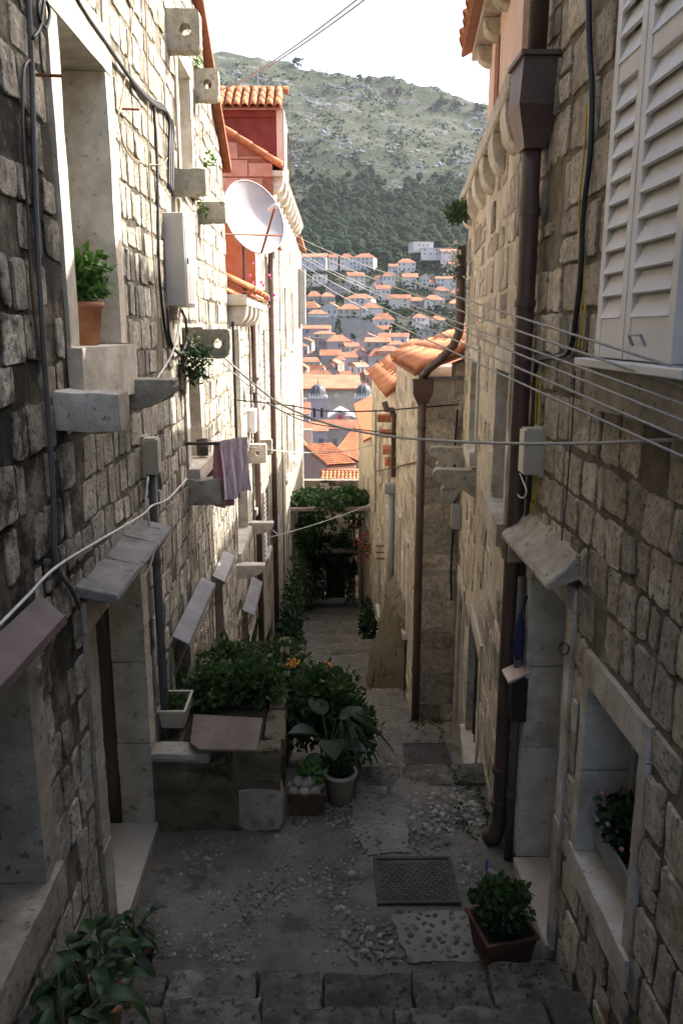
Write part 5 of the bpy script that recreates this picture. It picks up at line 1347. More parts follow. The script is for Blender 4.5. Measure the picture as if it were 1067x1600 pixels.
# awnings
def awning(label, a0, a1, zt, w, drop, m, W=WL, tilt=0.0, name='awning', th=.018):
    t = thing(name, label, 'awning', W.pt((a0+a1)/2, zt), 'small boards over the lower left openings')
    b = MB(); b.prism([W.pt(a0, zt, .03), W.pt(a0, zt-drop, w), W.pt(a0, zt-drop-th, w-.004), W.pt(a0, zt-th, .028)], W.d*(a1-a0)+Vector((0, 0, tilt))); b.build('board', M[m], t, bevel=.003)
    b = MB(); b.prism([W.pt(a0-.003, zt-drop-.03, w-.012), W.pt(a0-.003, zt-drop+.004, w+.004), W.pt(a0-.003, zt-drop-.03, w+.006)], W.d*(a1-a0+.006)+Vector((0, 0, tilt))); b.build('front_lip', M[m], t)
    for a in (a0+.06, a1-.08):
        b = MB(); b.tube([W.pt(a, zt-drop*.8-.05, w*.85), W.pt(a, zt-drop-.32, .01)], .010, 6); b.build('stay', M['wood_grey'], t)
awning('purplish brown board over the nearest left window', 1.7, 3.26, -1.10, .13, .10, 'board_brown')
awning('longest pale zinc board over the window past the near door', 5.95, 7.5, -2.36, .16, .07, 'zinc')
awning('second pale zinc board down the left wall, lit at its corner', 8.2, 9.2, -2.57, .16, .07, 'zinc')
awning('third zinc board low on the whitewashed link house', .5, 2.1, -3.97, .20, .09, 'zinc', W2)
awning('fourth and farthest zinc board beside the second brown pipe', 2.4, 4.2, -4.4, .16, .10, 'zinc', W3)
# rod with a towel
rod = WL.pt(7.08, -.99, 0); tip = rod+WL.n*.31
tag(MB().tube([rod, tip], .014, 8).build('towel_rod', M['wood_dark']), 'short dark rod sticking out of the left wall above the towel', 'rod')
end_r = Vector((1.30, 18.0, -2.45))
l0 = tip-WL.n*.02
cable('clothes_line', 'thin white clothes line running from the towel rod down the alley', hang(l0+Vector((0, 0, .012)), end_r, .18, 30), .006, 'cable_white', 'clothes lines over the alley', 'clothes line', n=0)
tw_ = thing('towel', 'lilac striped towel hanging over the line at the left wall', 'towel', l0)
dirv = Vector((.22, .34, 0)); dn = Vector((dirv.y, -dirv.x, 0)).normalized()
def cloth(side, ln, m, name, w0=0.0, w1=1.0, off=.012):
    mb = MB(); nx, nz = 22, 18
    for j in range(nz+1):
        for i in range(nx+1):
            s_ = w0+(w1-w0)*i/nx; t_ = j/nz
            f = .026*math.sin(s_*19+side)*(0.3+t_)+.012*math.sin(s_*41+t_*3)
            p = l0+dirv*(s_+.06*t_*math.sin(s_*5)) + dn*side*(off+.02*t_) + dn*f - Vector((0, 0, ln*t_*(1+.06*math.sin(s_*6)) - .018*(1 if j == 0 else 0)))
            mb.v.append(tuple(p)); mb.t.append(.5)
    for j in range(nz):
        for i in range(nx): mb.f.append((j*(nx+1)+i, j*(nx+1)+i+1, (j+1)*(nx+1)+i+1, (j+1)*(nx+1)+i))
    return mb.build(name, M[m], tw_, smooth=True)
cloth(1, .50, 'towel', 'front_fold'); cloth(-1, .58, 'towel_pink', 'back_fold', -.05, .8)
# small tin on the sill of the towel window
tag(MB().lathe([(0, 0), (.055, 0), (.06, .16), (.055, .16), (.05, .02), (0, .02)], WL.pt(7.75, -1.20, .05), 14).build('tin_can', M['wood_dark'], smooth=True), 'small dark tin on the sill behind the towel', 'can')

# ---- satellite dish on the link roof
dc = at_y(394, 342, 12.2)
dish = thing('satellite_dish', 'large pale satellite dish in front of the orange wall', 'satellite dish', dc-Vector((0, 0, .9)))
ax = Vector((.60, -.72, .30)).normalized(); ux = ax.cross(Vector((0, 0, 1))).normalized(); uy = ux.cross(ax)
mb = MB(); K = 40; RR = .54
for j in range(9):
    rr = RR*j/8
    for i in range(K):
        w = 2*math.pi*i/K; mb.v.append(tuple(dc + (ux*math.cos(w)*.94+uy*math.sin(w)*1.0)*rr + ax*(.30*(rr/RR)**2*RR-.1))); mb.t.append(.5)
for j in range(8):
    for i in range(K): mb.f.append((j*K+i, j*K+(i+1) % K, (j+1)*K+(i+1) % K, (j+1)*K+i))
mb.build('reflector', M['dish'], dish, smooth=True)
mb = MB(); mb.tube([dc + (ux*math.cos(2*math.pi*i/K)*.94+uy*math.sin(2*math.pi*i/K))*RR + ax*(.30*RR-.1) for i in range(K+1)], .010, 6, False); mb.build('rim', M['dish'], dish, smooth=True)
foc = dc+ax*.62+ux*.06-uy*.10
low = dc-uy*RR*.97+ax*.06
mb = MB(); mb.tube([low, foc-uy*.03], .016, 8); mb.build('feed_arm', M['rust'], dish, smooth=True)
mb = MB(); mb.tube([foc-ax*.10, foc+ax*.05], [.045, .03], 12); mb.tube([foc+ax*.05, foc+ax*.09-uy*.05], .03, 10); mb.build('receiver', M['plastic_white'], dish, smooth=True)
mb = MB(); mb.tube([dc-ax*.12, dc-ax*.25-Vector((0, 0, .1)), dc-ax*.25-Vector((0, 0, 1.3))], .025, 10); mb.build('mast', M['pipe_grey'], dish, smooth=True)
p = at_y(350, 366, 10.46); q = at_y(441, 368, 11.4)
tag(MB().tube([p, q], .012, 8).build('iron_rod', M['rust']), 'thin iron rod crossing in front of the dish', 'rod')

# ---- pipes further down the left
pipe('drainpipe', 'brown drainpipe on the left beside the link house cornice', [W2.pt(3.05, .30, .08), W2.pt(3.05, -3, .08), W2.pt(3.05, -6.8, .08)], .055, 'pipe_brown', [W2.pt(3.05, z, .08) for z in (-.8, -2.6, -4.4)], 'brown pipes down the left walls')
pipe('drainpipe', 'tall brown drainpipe on the far left with an elbow at its head', [W3.pt(.2, 1.75, .10), W3.pt(2.1, 1.72, .12), W3.pt(2.55, 1.55, .12), W3.pt(2.6, 1.2, .10), W3.pt(2.6, -3, .10), W3.pt(2.6, -8.4, .10)], .06, 'pipe_brown', [W3.pt(2.6, z, .10) for z in (.6, -1.5, -4, -6)], 'brown pipes down the left walls')
mbx = thing('junction_box', 'small pale box on the left wall beside the first brown pipe', 'junction box', W2.pt(2.4, -1.6)); b = MB(); wbox(b, W2, 2.25, 2.6, -1.62, -1.25, .004, .13); b.build('cover', M['plastic_white'], mbx, bevel=.008)
cable('cable', 'black cable fixed down the edge of the near left house past the porthole', [W2.pt(.12, .1, .06), W2.pt(.12, -.8, .06), W2.pt(.12, -1.8, .06), W2.pt(.15, -2.05, .06)], .022, 'cable_black')
cable('cable', 'twisted grey cable sagging from the black one to the first brown pipe', [W2.pt(.15, -2.0, .06), W2.pt(.9, -2.02, .05), W2.pt(1.9, -1.75, .05), W2.pt(2.8, -1.2, .06)], .014, 'pipe_grey')
cable('cable', 'thin dark cable down the white wall beside the brown pipe', [W2.pt(2.72, .1, .03), W2.pt(2.70, -1.6, .03), W2.pt(2.74, -3.2, .03), W2.pt(2.7, -5.2, .03)], .010, 'cable_black')
cable('cable', 'thin dark cable down the far white house front', [W4.pt(1.2, 3.2, .03), W4.pt(1.2, -3, .03), W4.pt(1.2, -8, .03)], .014, 'cable_black')

# ------------------------------------------------------------------ right side fixtures
hp = thing('hopper_drainpipe', 'dark brown drainpipe with a big rainwater hopper on the right', 'drainpipe', WR.pt(4.84, H0))
px_ = 4.84; po = .095
b = MB(); b.tube([WR.pt(px_, 3.98, po), WR.pt(px_, 1.50, po)], .055, 14); b.build('pipe_run', M['pipe_brown'], hp, smooth=True)
b = MB()
ring = lambda z, w, d: [WR.pt(px_-w, z, po-d), WR.pt(px_+w, z, po-d), WR.pt(px_+w, z, po+d), WR.pt(px_-w, z, po+d)]
R_ = [ring(1.44, .15, .10), ring(1.20, .145, .115), ring(.99, .075, .06)]
vs = [p for r_ in R_ for p in r_]; b.add(vs, [(4*j+i, 4*j+(i+1) % 4, 4*j+4+(i+1) % 4, 4*j+4+i) for j in range(2) for i in range(4)] + [(8, 9, 10, 11)])
hop = b.build('hopper', M['pipe_brown'], hp)
b = MB(); r0, r1 = ring(1.435, .17, .12), ring(1.46, .17, .12); b.add(r0+r1, [(i, (i+1) % 4, 4+(i+1) % 4, 4+i) for i in range(4)] + [(3, 2, 1, 0), (4, 5, 6, 7)]); b.build('hopper_rim', M['pipe_brown'], hop)
b = MB(); b.tube([WR.pt(px_, 1.0, po), WR.pt(px_, .78, po), WR.pt(px_, .70, po), WR.pt(px_, .62, po-.005), WR.pt(px_, -1.2, po-.008), WR.pt(px_, -2.6, po-.008), WR.pt(px_, -3.30, po-.008), WR.pt(px_+.02, -3.42, po+.015), WR.pt(px_+.05, -3.46, po+.06)], [.055, .055, .062, .055, .054, .054, .054, .058, .06], 14); b.build('pipe_run', M['pipe_brown'], hp, smooth=True)
for z in (.66, .15, -1.28, -2.9, -3.15):
    b = MB(); b.tube([WR.pt(px_, z-.02, po-.005), WR.pt(px_, z+.02, po-.005)], .064, 14); b.build('collar', M['pipe_brown'], hp)
b = MB(); wbox(b, WR, px_-.075, px_-.062, -1.42, -1.30, po-.04, po+.04); b.build('paper_label', M['copper'], hp)
pipe('conduit', 'thin grey green pipe standing beside the foot of the brown drainpipe', [WR.pt(4.71, -1.5, .05), WR.pt(4.71, -2.6, .05), WR.pt(4.71, H0, .05)], .030, 'pipe_grey', [WR.pt(4.71, z, .05) for z in (-2.0, -2.6, -3.0)])
bx = thing('junction_box', 'beige junction box beside the brown drainpipe on the right', 'junction box', WR.pt(4.62, -.82))
b = MB(); wbox(b, WR, 4.56, 4.70, -.83, -.56, .004, .12); b.build('cover', M['plastic_beige'], bx, bevel=.012, seg=2)
b = MB(); wbox(b, WR, 4.55, 4.71, -.84, -.55, .001, .03); b.build('back_plate', M['plastic_beige'], bx)
cable('cable', 'heavy black cable down the right wall beside the shutters', [wp(WR, u, v, .035) for u, v in ((919, -30), (920, 60), (924, 150), (921, 240), (910, 340), (906, 430), (898, 500), (890, 545), (876, 556), (846, 562), (836, 580), (832, 660), (826, 760), (818, 880), (812, 960))], .014, 'cable_black')
for i, lab in enumerate(('left one of the yellow wires on the upper right wall', 'right one of the yellow wires on the upper right wall')):
    cable('wire', lab, [wp(WR, u+i*6, v, .02) for u, v in ((916, 165), (912, 240), (904, 330), (906, 420), (908, 500), (903, 548))], .005, 'wire_yellow', 'yellow wires', 'wire')
for i, lab in enumerate(('left one of the yellow wires beside the brown drainpipe', 'right one of the yellow wires beside the brown drainpipe')):
    cable('wire', lab, [wp(WR, u+i*5, v, .025) for u, v in ((839, 580), (836, 650), (836, 740), (824, 830), (818, 900), (814, 980), (806, 1080), (795, 1180), (790, 1300))], .005, 'wire_yellow', 'yellow wires', 'wire')
cable('cable', 'white cable looped under the right junction box', [wp(WR, u, v, .09) for u, v in ((815, 732), (803, 742), (803, 765), (815, 778), (822, 768), (816, 750), (812, 740))], .006, 'cable_white')
cable('wire', 'thin dark wire hanging down the right wall to an iron hook over the door hood', [wp(WR, u, v, .02) for u, v in ((898, 580), (892, 680), (884, 780), (876, 850), (870, 876), (880, 895), (890, 905))], .004, 'iron', None, 'wire')
b = MB(); wbox(b, WR, 3.60, 3.66, -1.96, -1.80, .026, .04); tag(b.build('wall_plate', M['plastic_beige'], bevel=.003), 'small pale plate on the right wall between door and low window', 'plate')
cable('iron_ring', 'twisted iron ring on the jamb of the right doorway', [wp(WR, u, v, .05) for u, v in ((874, 1010), (880, 1004), (888, 1010), (886, 1020), (877, 1022), (872, 1014))], .005, 'iron', None, 'ring')
ml = thing('wall_box', 'black metal box with a tilted copper coloured lid by the right doorway', 'box', WR.pt(4.66, -2.45))
b = MB(); wbox(b, WR, 4.60, 4.73, -2.43, -2.13, .006, .105); b.build('box_body', M['cable_black'], ml, bevel=.005)
b = MB(); b.prism([WR.pt(4.565, -2.06, .0), WR.pt(4.565, -2.135, .145), WR.pt(4.565, -2.155, .14), WR.pt(4.565, -2.08, .0)], WR.d*.19); b.build('lid', M['copper'], ml, bevel=.004)
bag = thing('cloth_bag', 'narrow dark blue cloth bundle hanging beside the right doorway', 'bag', WR.pt(4.66, -2.0))
b = MB(); b.tube([WR.pt(4.65, z, .07) for z in (-1.72, -1.78, -1.88, -1.98, -2.02)], [.010, .026, .032, .03, .014], 10); b.build('bundle', M['cloth_blue'], bag, smooth=True)
b = MB(); b.tube([WR.pt(4.65, -1.60, .03), WR.pt(4.65, -1.73, .07)], .006, 6); b.build('strap', M['cloth_blue'], bag)
# ---- pipes on the right beyond
def pp(u, v, y): return at_y(u, v, y)
e1 = pp(721, 385, 9.3); pipe('drainpipe', 'brown pipe from the cornice bending across to the lower house hopper', [e1, pp(719, 470, 9.3), pp(717, 520, 9.3), pp(708, 540, 9.35), pp(690, 560, 9.45), pp(668, 578, 9.55), pp(662, 588, 9.6)], .052, 'pipe_brown', [pp(719, 430, 9.3)])
h2 = thing('hopper_drainpipe', 'slim brown downpipe with a hopper on the projecting low house', 'drainpipe', (1.2, 9.6, -5.2))
cx, cy = pp(660, 600, 9.62).x, 9.62
b = MB(); 
def rg(z, w, d): return [Vector((cx-w, cy-d, z)), Vector((cx+w, cy-d, z)), Vector((cx+w, cy+d, z)), Vector((cx-w, cy+d, z))]
R_ = [rg(-.58, .125, .09), rg(-.74, .12, .085), rg(-.87, .06, .05)]; vs = [p for r_ in R_ for p in r_]
b.add(vs, [(4*j+i, 4*j+(i+1) % 4, 4*j+4+(i+1) % 4, 4*j+4+i) for j in range(2) for i in range(4)] + [(8, 9, 10, 11)]); b.build('hopper', M['pipe_brown'], h2)
b = MB(); b.tube([(cx, cy, -.85), (cx, cy, -2.5), (cx, cy, -4), (cx, cy, -5.08)], .052, 12); b.build('pipe_run', M['pipe_brown'], h2, smooth=True)
for z in (-1.15, -2.0, -3.2, -4.3):
    b = MB(); b.tube([(cx, cy, z-.018), (cx, cy, z+.018)], .06, 12); b.build('collar', M['pipe_brown'], h2)
pipe('drainpipe', 'ochre brown pipe with a bent head on the far right house', [pp(600, 628, 14.1), pp(604, 640, 14.1), pp(612, 640, 14.15), pp(616, 655, 14.2), pp(615, 745, 14.2)], .055, 'pipe_brown', [])
h3 = thing('hopper_drainpipe', 'pale grey downpipe under a small box hopper down the alley on the right', 'drainpipe', (1.2, 14.2, -5.5))
c3 = pp(612, 760, 14.15); b = MB(); b.box(c3.x-.13, c3.x+.13, 14.05, 14.25, c3.z-.12, c3.z+.05); b.build('hopper', M['pipe_pale'], h3, bevel=.008)
b = MB(); b.tube([Vector((c3.x, 14.15, c3.z-.12)), Vector((c3.x, 14.15, c3.z-2.6))], .06, 12); b.build('pipe_run', M['pipe_pale'], h3, smooth=True)
a_, b_ = pp(587, 737, 20.4), pp(655, 721, 9.75)
tag(MB().tube([a_, b_], .012, 6).build('iron_rod', M['rust']), 'thin rusty stay rod running from the slim downpipe down the alley', 'rod')
for k, (v, lab) in enumerate(((853, 'upper'), (863, 'middle'), (873, 'lower'))):
    a_ = pp(588, v, 17.5); tag(MB().tube([a_, a_+Vector((.42, .0, 0))], .018, 6).build('iron_rod', M['rust']), f'{lab} of three short iron bars beside the grey downpipe', 'rod', 'three iron bars')
mb2 = thing('junction_box', 'small grey box on the corner wall below the scrolled brackets', 'junction box', WB.pt(4.45, -2.3)); b = MB(); wbox(b, WB, 4.3, 4.5, -2.36, -2.08, .004, .13); b.build('cover', M['pipe_pale'], mb2, bevel=.008)
cable('cable', 'black cable down the corner of the projecting house', [Vector((1.60, 9.72, z))+Vector((.01*math.sin(z*5), 0, 0)) for z in (-.95, -1.4, -2.0, -2.4, -3.0, -3.4)], .014, 'cable_black')
tag(MB().tube([pp(587, 640, 20.5), pp(586, 800, 20.5)], .028, 6).build('antenna_mast', M['pipe_pale']), 'thin pale mast in front of the far right roof edge', 'mast')
for k, (u, v, lab) in enumerate(((592, 652, 'top'), (596, 676, 'second'), (600, 702, 'third'), (604, 720, 'lowest'))):
    c_ = pp(u+3, v, 15.2); b = MB(); b.tone = rnd.random(); b.box(c_.x-.07, max(c_.x+.08, 1.36), 15.1, 15.35, c_.z-.09, c_.z+.05); tag(b.build('tile_block', M['tile'], bevel=.015, jitter=.01), f'{lab} of the orange tile pieces stepping down the far right roof edge', 'tile', 'orange tile pieces')

# ------------------------------------------------------------------ lines over the alley
for i in range(6):
    a = Vector((-1.12, 25.5+i*.25, at_y(462, 360+i*8, 25.5).z)); b_ = Vector((1.16, 2.45-i*.04, -.14-i*.055))
    cable('clothes_line', f"{['top', 'second', 'third', 'fourth', 'fifth', 'lowest'][i]} strand of the washing lines slanting across from the far left to the shutters", hang(a, b_, .10+.03*(i % 3), 30), .0052, 'rope', 'slanting washing lines', 'clothes line', n=0)
cable('rope', 'thick twisted grey rope spanning the alley from the holed bracket', [at_y(u, v, y) for u, v, y in ((352, 560, 7.3), (400, 603, 7.0), (440, 632, 6.6), (500, 658, 6.0), (560, 674, 5.5), (640, 685, 4.9), (760, 692, 4.1), (900, 693, 3.4), (1085, 686, 2.65))], .0085, 'rope', None, 'rope')
cable('rope', 'thinner rope joining the thick one under the holed bracket', [at_y(u, v, y) for u, v, y in ((346, 566, 7.3), (390, 604, 7.05), (436, 640, 6.65), (470, 650, 6.3), (500, 659, 6.0))], .005, 'rope', None, 'rope')
cable('cable', 'black cable crossing level from the left wall to the projecting house', [at_y(u, v, y) for u, v, y in ((360, 624, 10.9), (440, 632, 10.6), (510, 642, 10.3), (590, 642, 10.1), (640, 638, 9.8), (716, 632, 9.7))], .010, 'cable_black')
cable('cable', 'lower black cable sagging over the town roofs', [at_y(u, v, y) for u, v, y in ((414, 629, 15.2), (460, 652, 15), (490, 662, 14.6), (530, 668, 14.3), (570, 672, 14.1), (612, 678, 14))], .011, 'cable_black')
cable('clothes_line', 'white cord stretched low across the alley over the far steps', hang(at_y(419, 840, 15.4), at_y(588, 784, 16.5), .05), .009, 'cable_white', None, 'clothes line', n=0)
for i, (u, v, lab) in enumerate(((570, -4, 'upper'), (575, 2, 'lower'))):
    cable('cable', f'{lab} of two overhead cables crossing the sky from the dormer', hang(at_y(346+i*2, 140, 21.4), at_y(u+60, v-55+i*2, 9.0), .12), .011, 'pipe_pale', 'overhead cables', n=0)
p = at_y(403, 130, 21.9); tag(MB().tube([p-Vector((0, 0, .35)), p+Vector((0, 0, .42))], .012, 6).build('roof_aerial', M['pipe_pale']), 'thin aerial standing on the red dormer roof', 'aerial')
# ------------------------------------------------------------------ plants and pots
def potted(label, c, r, h, m='terracotta', taper=.75, group=None, name='potted_plant', saucer=False):
    t = thing(name, label, 'potted plant', c, group); b = MB(); pot(b, c, r, h, taper); b.build('pot', M[m], t, smooth=True)
    b = MB(); b.lathe([(0, h*.86), (r*.88, h*.84)], c, 16); b.build('soil', M['soil'], t)
    return t
# on the tall window's sill
c = WL.pt(4.55, -.085, -.10); c.z += .002
t = potted('terracotta pot with a bright green herb on the tall left window sill', c, .125, .23)
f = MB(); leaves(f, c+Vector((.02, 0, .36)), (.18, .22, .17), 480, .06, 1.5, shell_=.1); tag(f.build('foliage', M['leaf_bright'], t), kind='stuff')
s_ = MB(); s_.tube([c+Vector((-.03, -.10, .2)), c+Vector((-.03, -.12, .5)), c+Vector((-.02, -.12, .70))], .004, 5); s_.build('stem', M['stem'], t)
f = MB()
for k in range(9): leaves(f, c+Vector((-.03, -.12, .42+k*.034)), (.03, .03, .01), 5, .045, 1.6, shell_=.0)
tag(f.build('shoot_leaves', M['leaf_bright'], t), kind='stuff')
# tufts on the left wall
def tuft(label, p, rad, n, size, m='leaf', down=0.0, name='wall_plant'):
    t = thing(name, label, 'plant', p); f = MB(); leaves(f, Vector(p)-Vector((0, 0, down)), rad, n, size, 2.2, shell_=.05); tag(f.build('foliage', M[m], t), kind='stuff')
    s = MB(); s.tube([p, Vector(p)-Vector((0, 0, max(.04, down*1.6)))], .004, 5); s.build('stem', M['stem'], t); return t
tuft('dark green creeper hanging below the double holed bracket', WL.pt(7.0, -.10, .14), (.14, .16, .26), 520, .05, 'leaf_dark', .16)
tuft('little yellow green tuft near the gable edge on the left wall', WL.pt(8.9, 1.72, .05), (.07, .10, .09), 60, .05, 'leaf_bright')
tuft('tiny green sprig on top of the upper right holed bracket', WL.pt(8.35, 2.48, .06), (.05, .05, .08), 30, .05, 'leaf_bright')
tuft('small weed beside the lower plain bracket', WL.pt(8.28, 1.14, .05), (.06, .06, .10), 40, .05, 'leaf')
t = tuft('pink flowered sprays beside the link house cornice', W2.pt(3.2, .42, .16), (.22, .35, .25), 120, .06, 'leaf_bright')
f = MB()
for _ in range(26):
    q = W2.pt(3.2, .5, .18)+Vector((rnd.gauss(0, .14), rnd.gauss(0, .22), rnd.gauss(0.08, .18))); f.ico(q, rnd.uniform(.015, .032), 1, .2)
tag(f.build('blossom', M['petal_pink'], t), kind='stuff')
tuft('green sprays growing over the end of the right cornice', WB.pt(3.9, 1.28, .16), (.18, .42, .13), 420, .06, 'leaf', .06)
t = tuft('white flowering sprig hanging on the pipe below the right cornice', WB.pt(4.2, .80, .16), (.08, .14, .20), 60, .05, 'leaf', .1)
f = MB()
for _ in range(60):
    q = WB.pt(4.2, .72, .18)+Vector((rnd.gauss(0, .05), rnd.gauss(0, .10), rnd.gauss(0, .16))); f.ico(q, rnd.uniform(.010, .020), 1, .2)
tag(f.build('blossom', M['petal_white'], t), kind='stuff')

# ---- stone planter against the left wall
sp = thing('stone_planter', 'blackened masonry planter built against the left wall beyond the near door', 'planter', (-.8, 5.6, H0))
x0, x1, y0, y1, zt = XL+.002, -.31, 5.05, 7.3, -2.86
core = MB(); core.box(x0+.02, x1-.02, y0+.02, y1-.02, H0-1.0, zt-.10); pc = core.build('core', M['rock_moss'], sp)
for r in ((x1-.33, x1, H0-.02, H0+.34, 'ashlar_dark'), (x0+.32, x1-.42, H0+.06, H0+.28, 'rock_moss'), (x1-.36, x1, zt-.20, zt, 'rock_moss'), (x0, x0+.45, zt-.11, zt-.01, 'ashlar_dark'), (x0, x0+.40, H0-.02, H0+.30, 'rock_moss'), (x0+.46, x1-.38, zt-.19, zt-.06, 'rock_moss'), (x0+.02, x0+.36, H0+.31, zt-.13, 'rock_moss'), (x1-.34, x1-.02, H0+.36, zt-.22, 'rock_moss'), (x0+.40, x1-.40, H0+.30, zt-.21, 'rock_moss')):
    b = MB(); b.tone = rnd.random(); b.rough(r[0]+.006, r[1]-.006, y0+rnd.uniform(-.02, .01), y0+.2, r[2]+.006, r[3]-.006, .022, .07, .04); b.build('block', M[r[4]], sp, smooth=True)
for k in range(4):
    b = MB(); b.tone = rnd.random(); b.rough(x1-.15, x1+rnd.uniform(-.01, .01), y0+.21+k*.5, y0+.69+k*.5, zt-.25, zt-.02, .02, .08, .035); b.build('block', M['rock_moss'], sp, smooth=True)
b = MB(); b.box(x0+.2, x1-.16, y0+.25, y1-.1, zt-.12, zt-.06); b.build('soil', M['soil'], sp)
# board lying over it
q = [at_z(u, v, zt+.03) for u, v in ((303, 1125), (411, 1131), (402, 1172), (310, 1170), (297, 1160))]
b = MB(); b.prism([Vector((p.x, p.y, p.z+(.05 if i in (0, 1) else 0))) for i, p in enumerate(q)], (0, 0, -.022)); tag(b.build('wooden_board', M['board_tan'] if 'board_tan' in M else M['wood_grey'], bevel=.004), 'reddish brown flat board lying on top of the stone planter', 'board')
# trough with seedlings
tc = WL.pt(5.52, -2.86, .12); tr = thing('planter_trough', 'cream plastic trough of small seedlings on the left end of the stone planter', 'planter', tc)
def trough(parent, c, w, d, h, m, ang=0, flare=.82, wall=.012):
    Mx = Matrix.Translation(c) @ Matrix.Rotation(ang, 4, 'Z'); b = MB()
    o0 = [(-w*flare, -d*flare, 0), (w*flare, -d*flare, 0), (w*flare, d*flare, 0), (-w*flare, d*flare, 0)]
    lv = [(1, 0), (1, h), (1, h), (1, h*.75)]
    P = [o0, [(-w, -d, h), (w, -d, h), (w, d, h), (-w, d, h)], [(-w+wall, -d+wall, h), (w-wall, -d+wall, h), (w-wall, d-wall, h), (-w+wall, d-wall, h)], [(-w+wall, -d+wall, h*.72), (w-wall, -d+wall, h*.72), (w-wall, d-wall, h*.72), (-w+wall, d-wall, h*.72)]]
    vs = [Mx @ Vector(p) for r in P for p in r]; b.add(vs, [(4*j+i, 4*j+(i+1) % 4, 4*j+4+(i+1) % 4, 4*j+4+i) for j in range(3) for i in range(4)] + [(3, 2, 1, 0)])
    b.build('trough_body', M[m], parent, bevel=.004)
    b = MB(); ww, dd = w*1.05, d*1.05
    for q in ((-ww, ww, -dd, -d+wall), (-ww, ww, d-wall, dd), (-ww, -w+wall, -d+wall, d-wall), (w-wall, ww, -d+wall, d-wall)): b.box(*q, h-.012, h+.004, Mx)
    b.build('trough_rim', M[m], parent)
    b = MB(); b.box(-w+wall+.001, w-wall-.001, -d+wall+.001, d-wall-.001, h*.6, h*.84, Mx); b.build('soil', M['soil'], parent)
trough(tr, tc, .10, .17, .15, 'plastic_beige')
f = MB(); leaves(f, tc+Vector((0, 0, .15)), (.09, .15, .03), 260, .03, 1.3, shell_=0); tag(f.build('foliage', M['leaf'], tr), kind='stuff')
# bushes in and behind the planter
def bush(label, blobs, m='leaf', name='leafy_shrub', stems=5, cat='shrub'):
    base = Vector(blobs[0][0]); base.z -= blobs[0][1][2]; t = thing(name, label, cat, base)
    f = MB()
    for c, rad, n, size, lg in blobs: leaves(f, c, rad, n, size, lg, shell_=.15)
    tag(f.build('foliage', M[m], t), kind='stuff')
    for k in range(stems):
        c, rad = blobs[k % len(blobs)][:2]; c = Vector(c)
        s = MB(); p0 = Vector((c.x+rnd.uniform(-.5, .5)*rad[0], c.y+rnd.uniform(-.5, .5)*rad[1], c.z-rad[2]*1.2)); s.tube([p0, p0+Vector((rnd.uniform(-.1, .1), rnd.uniform(-.1, .1), rad[2]*1.3))], [.010, .004], 5); s.build('stem', M['stem'], t)
    return t
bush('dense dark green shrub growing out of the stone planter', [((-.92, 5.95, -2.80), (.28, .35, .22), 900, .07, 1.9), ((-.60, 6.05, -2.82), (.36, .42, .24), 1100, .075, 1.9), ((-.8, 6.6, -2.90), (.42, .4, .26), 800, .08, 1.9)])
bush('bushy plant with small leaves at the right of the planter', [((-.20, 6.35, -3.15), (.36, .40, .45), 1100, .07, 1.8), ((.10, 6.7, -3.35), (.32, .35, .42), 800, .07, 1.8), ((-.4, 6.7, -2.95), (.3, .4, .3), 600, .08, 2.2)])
# spiky dark clump behind
t = thing('spiky_plant', 'clump of dark upright sword leaves behind the planter shrub', 'plant', (-.85, 7.6, -4.2))
for k in range(22):
    w = rnd.uniform(0, 6.28); b = MB(); blade(b, Vector((-.85+rnd.uniform(-.12, .12), 7.7+rnd.uniform(-.12, .12), -3.85)), (math.cos(w)*.35, math.sin(w)*.35, 1), rnd.uniform(.7, 1.15), .07, .12, tone=rnd.random()); b.build('leaf', M['leaf_dark'], t)
t = thing('spiky_plant', 'second spiky clump a little nearer along the left wall', 'plant', (-1.0, 6.9, -3.9))
for k in range(16):
    w = rnd.uniform(0, 6.28); b = MB(); blade(b, Vector((-1.0+rnd.uniform(-.1, .1), 7.0+rnd.uniform(-.1, .1), -3.45)), (math.cos(w)*.5, math.sin(w)*.5, 1), rnd.uniform(.45, .75), .05, .2, tone=rnd.random()); b.build('leaf', M['leaf_dark'], t)
# broad leaved plant in a pale pot
pc_ = Vector((.02, 5.62, H0)); t = potted('pale round pot with broad heart shaped leaves beside the planter', pc_, .13, .20, 'ashlar_dark', .8)
for k, (az, el, ln, w, h) in enumerate(((200, 25, .34, .30, .52), (275, 10, .36, .32, .50), (330, 20, .32, .28, .40), (20, 35, .30, .24, .60), (120, 30, .30, .26, .62), (240, -5, .30, .28, .36), (300, 40, .28, .22, .66))):
    a, e = R(az), R(el); d = Vector((math.cos(a)*math.cos(e), math.sin(a)*math.cos(e), math.sin(e)))
    p0 = pc_+Vector((d.x*.12, d.y*.12, h*.92)); s = MB(); s.tube([pc_+Vector((0, 0, .2)), pc_+Vector((d.x*.06, d.y*.06, h*.7)), p0], .008, 5); s.build('stalk', M['stem'], t)
    big_leaf(p0, d, ln*.72, w*.72, M['leaf_dark'], t, tone=.25+.10*k)
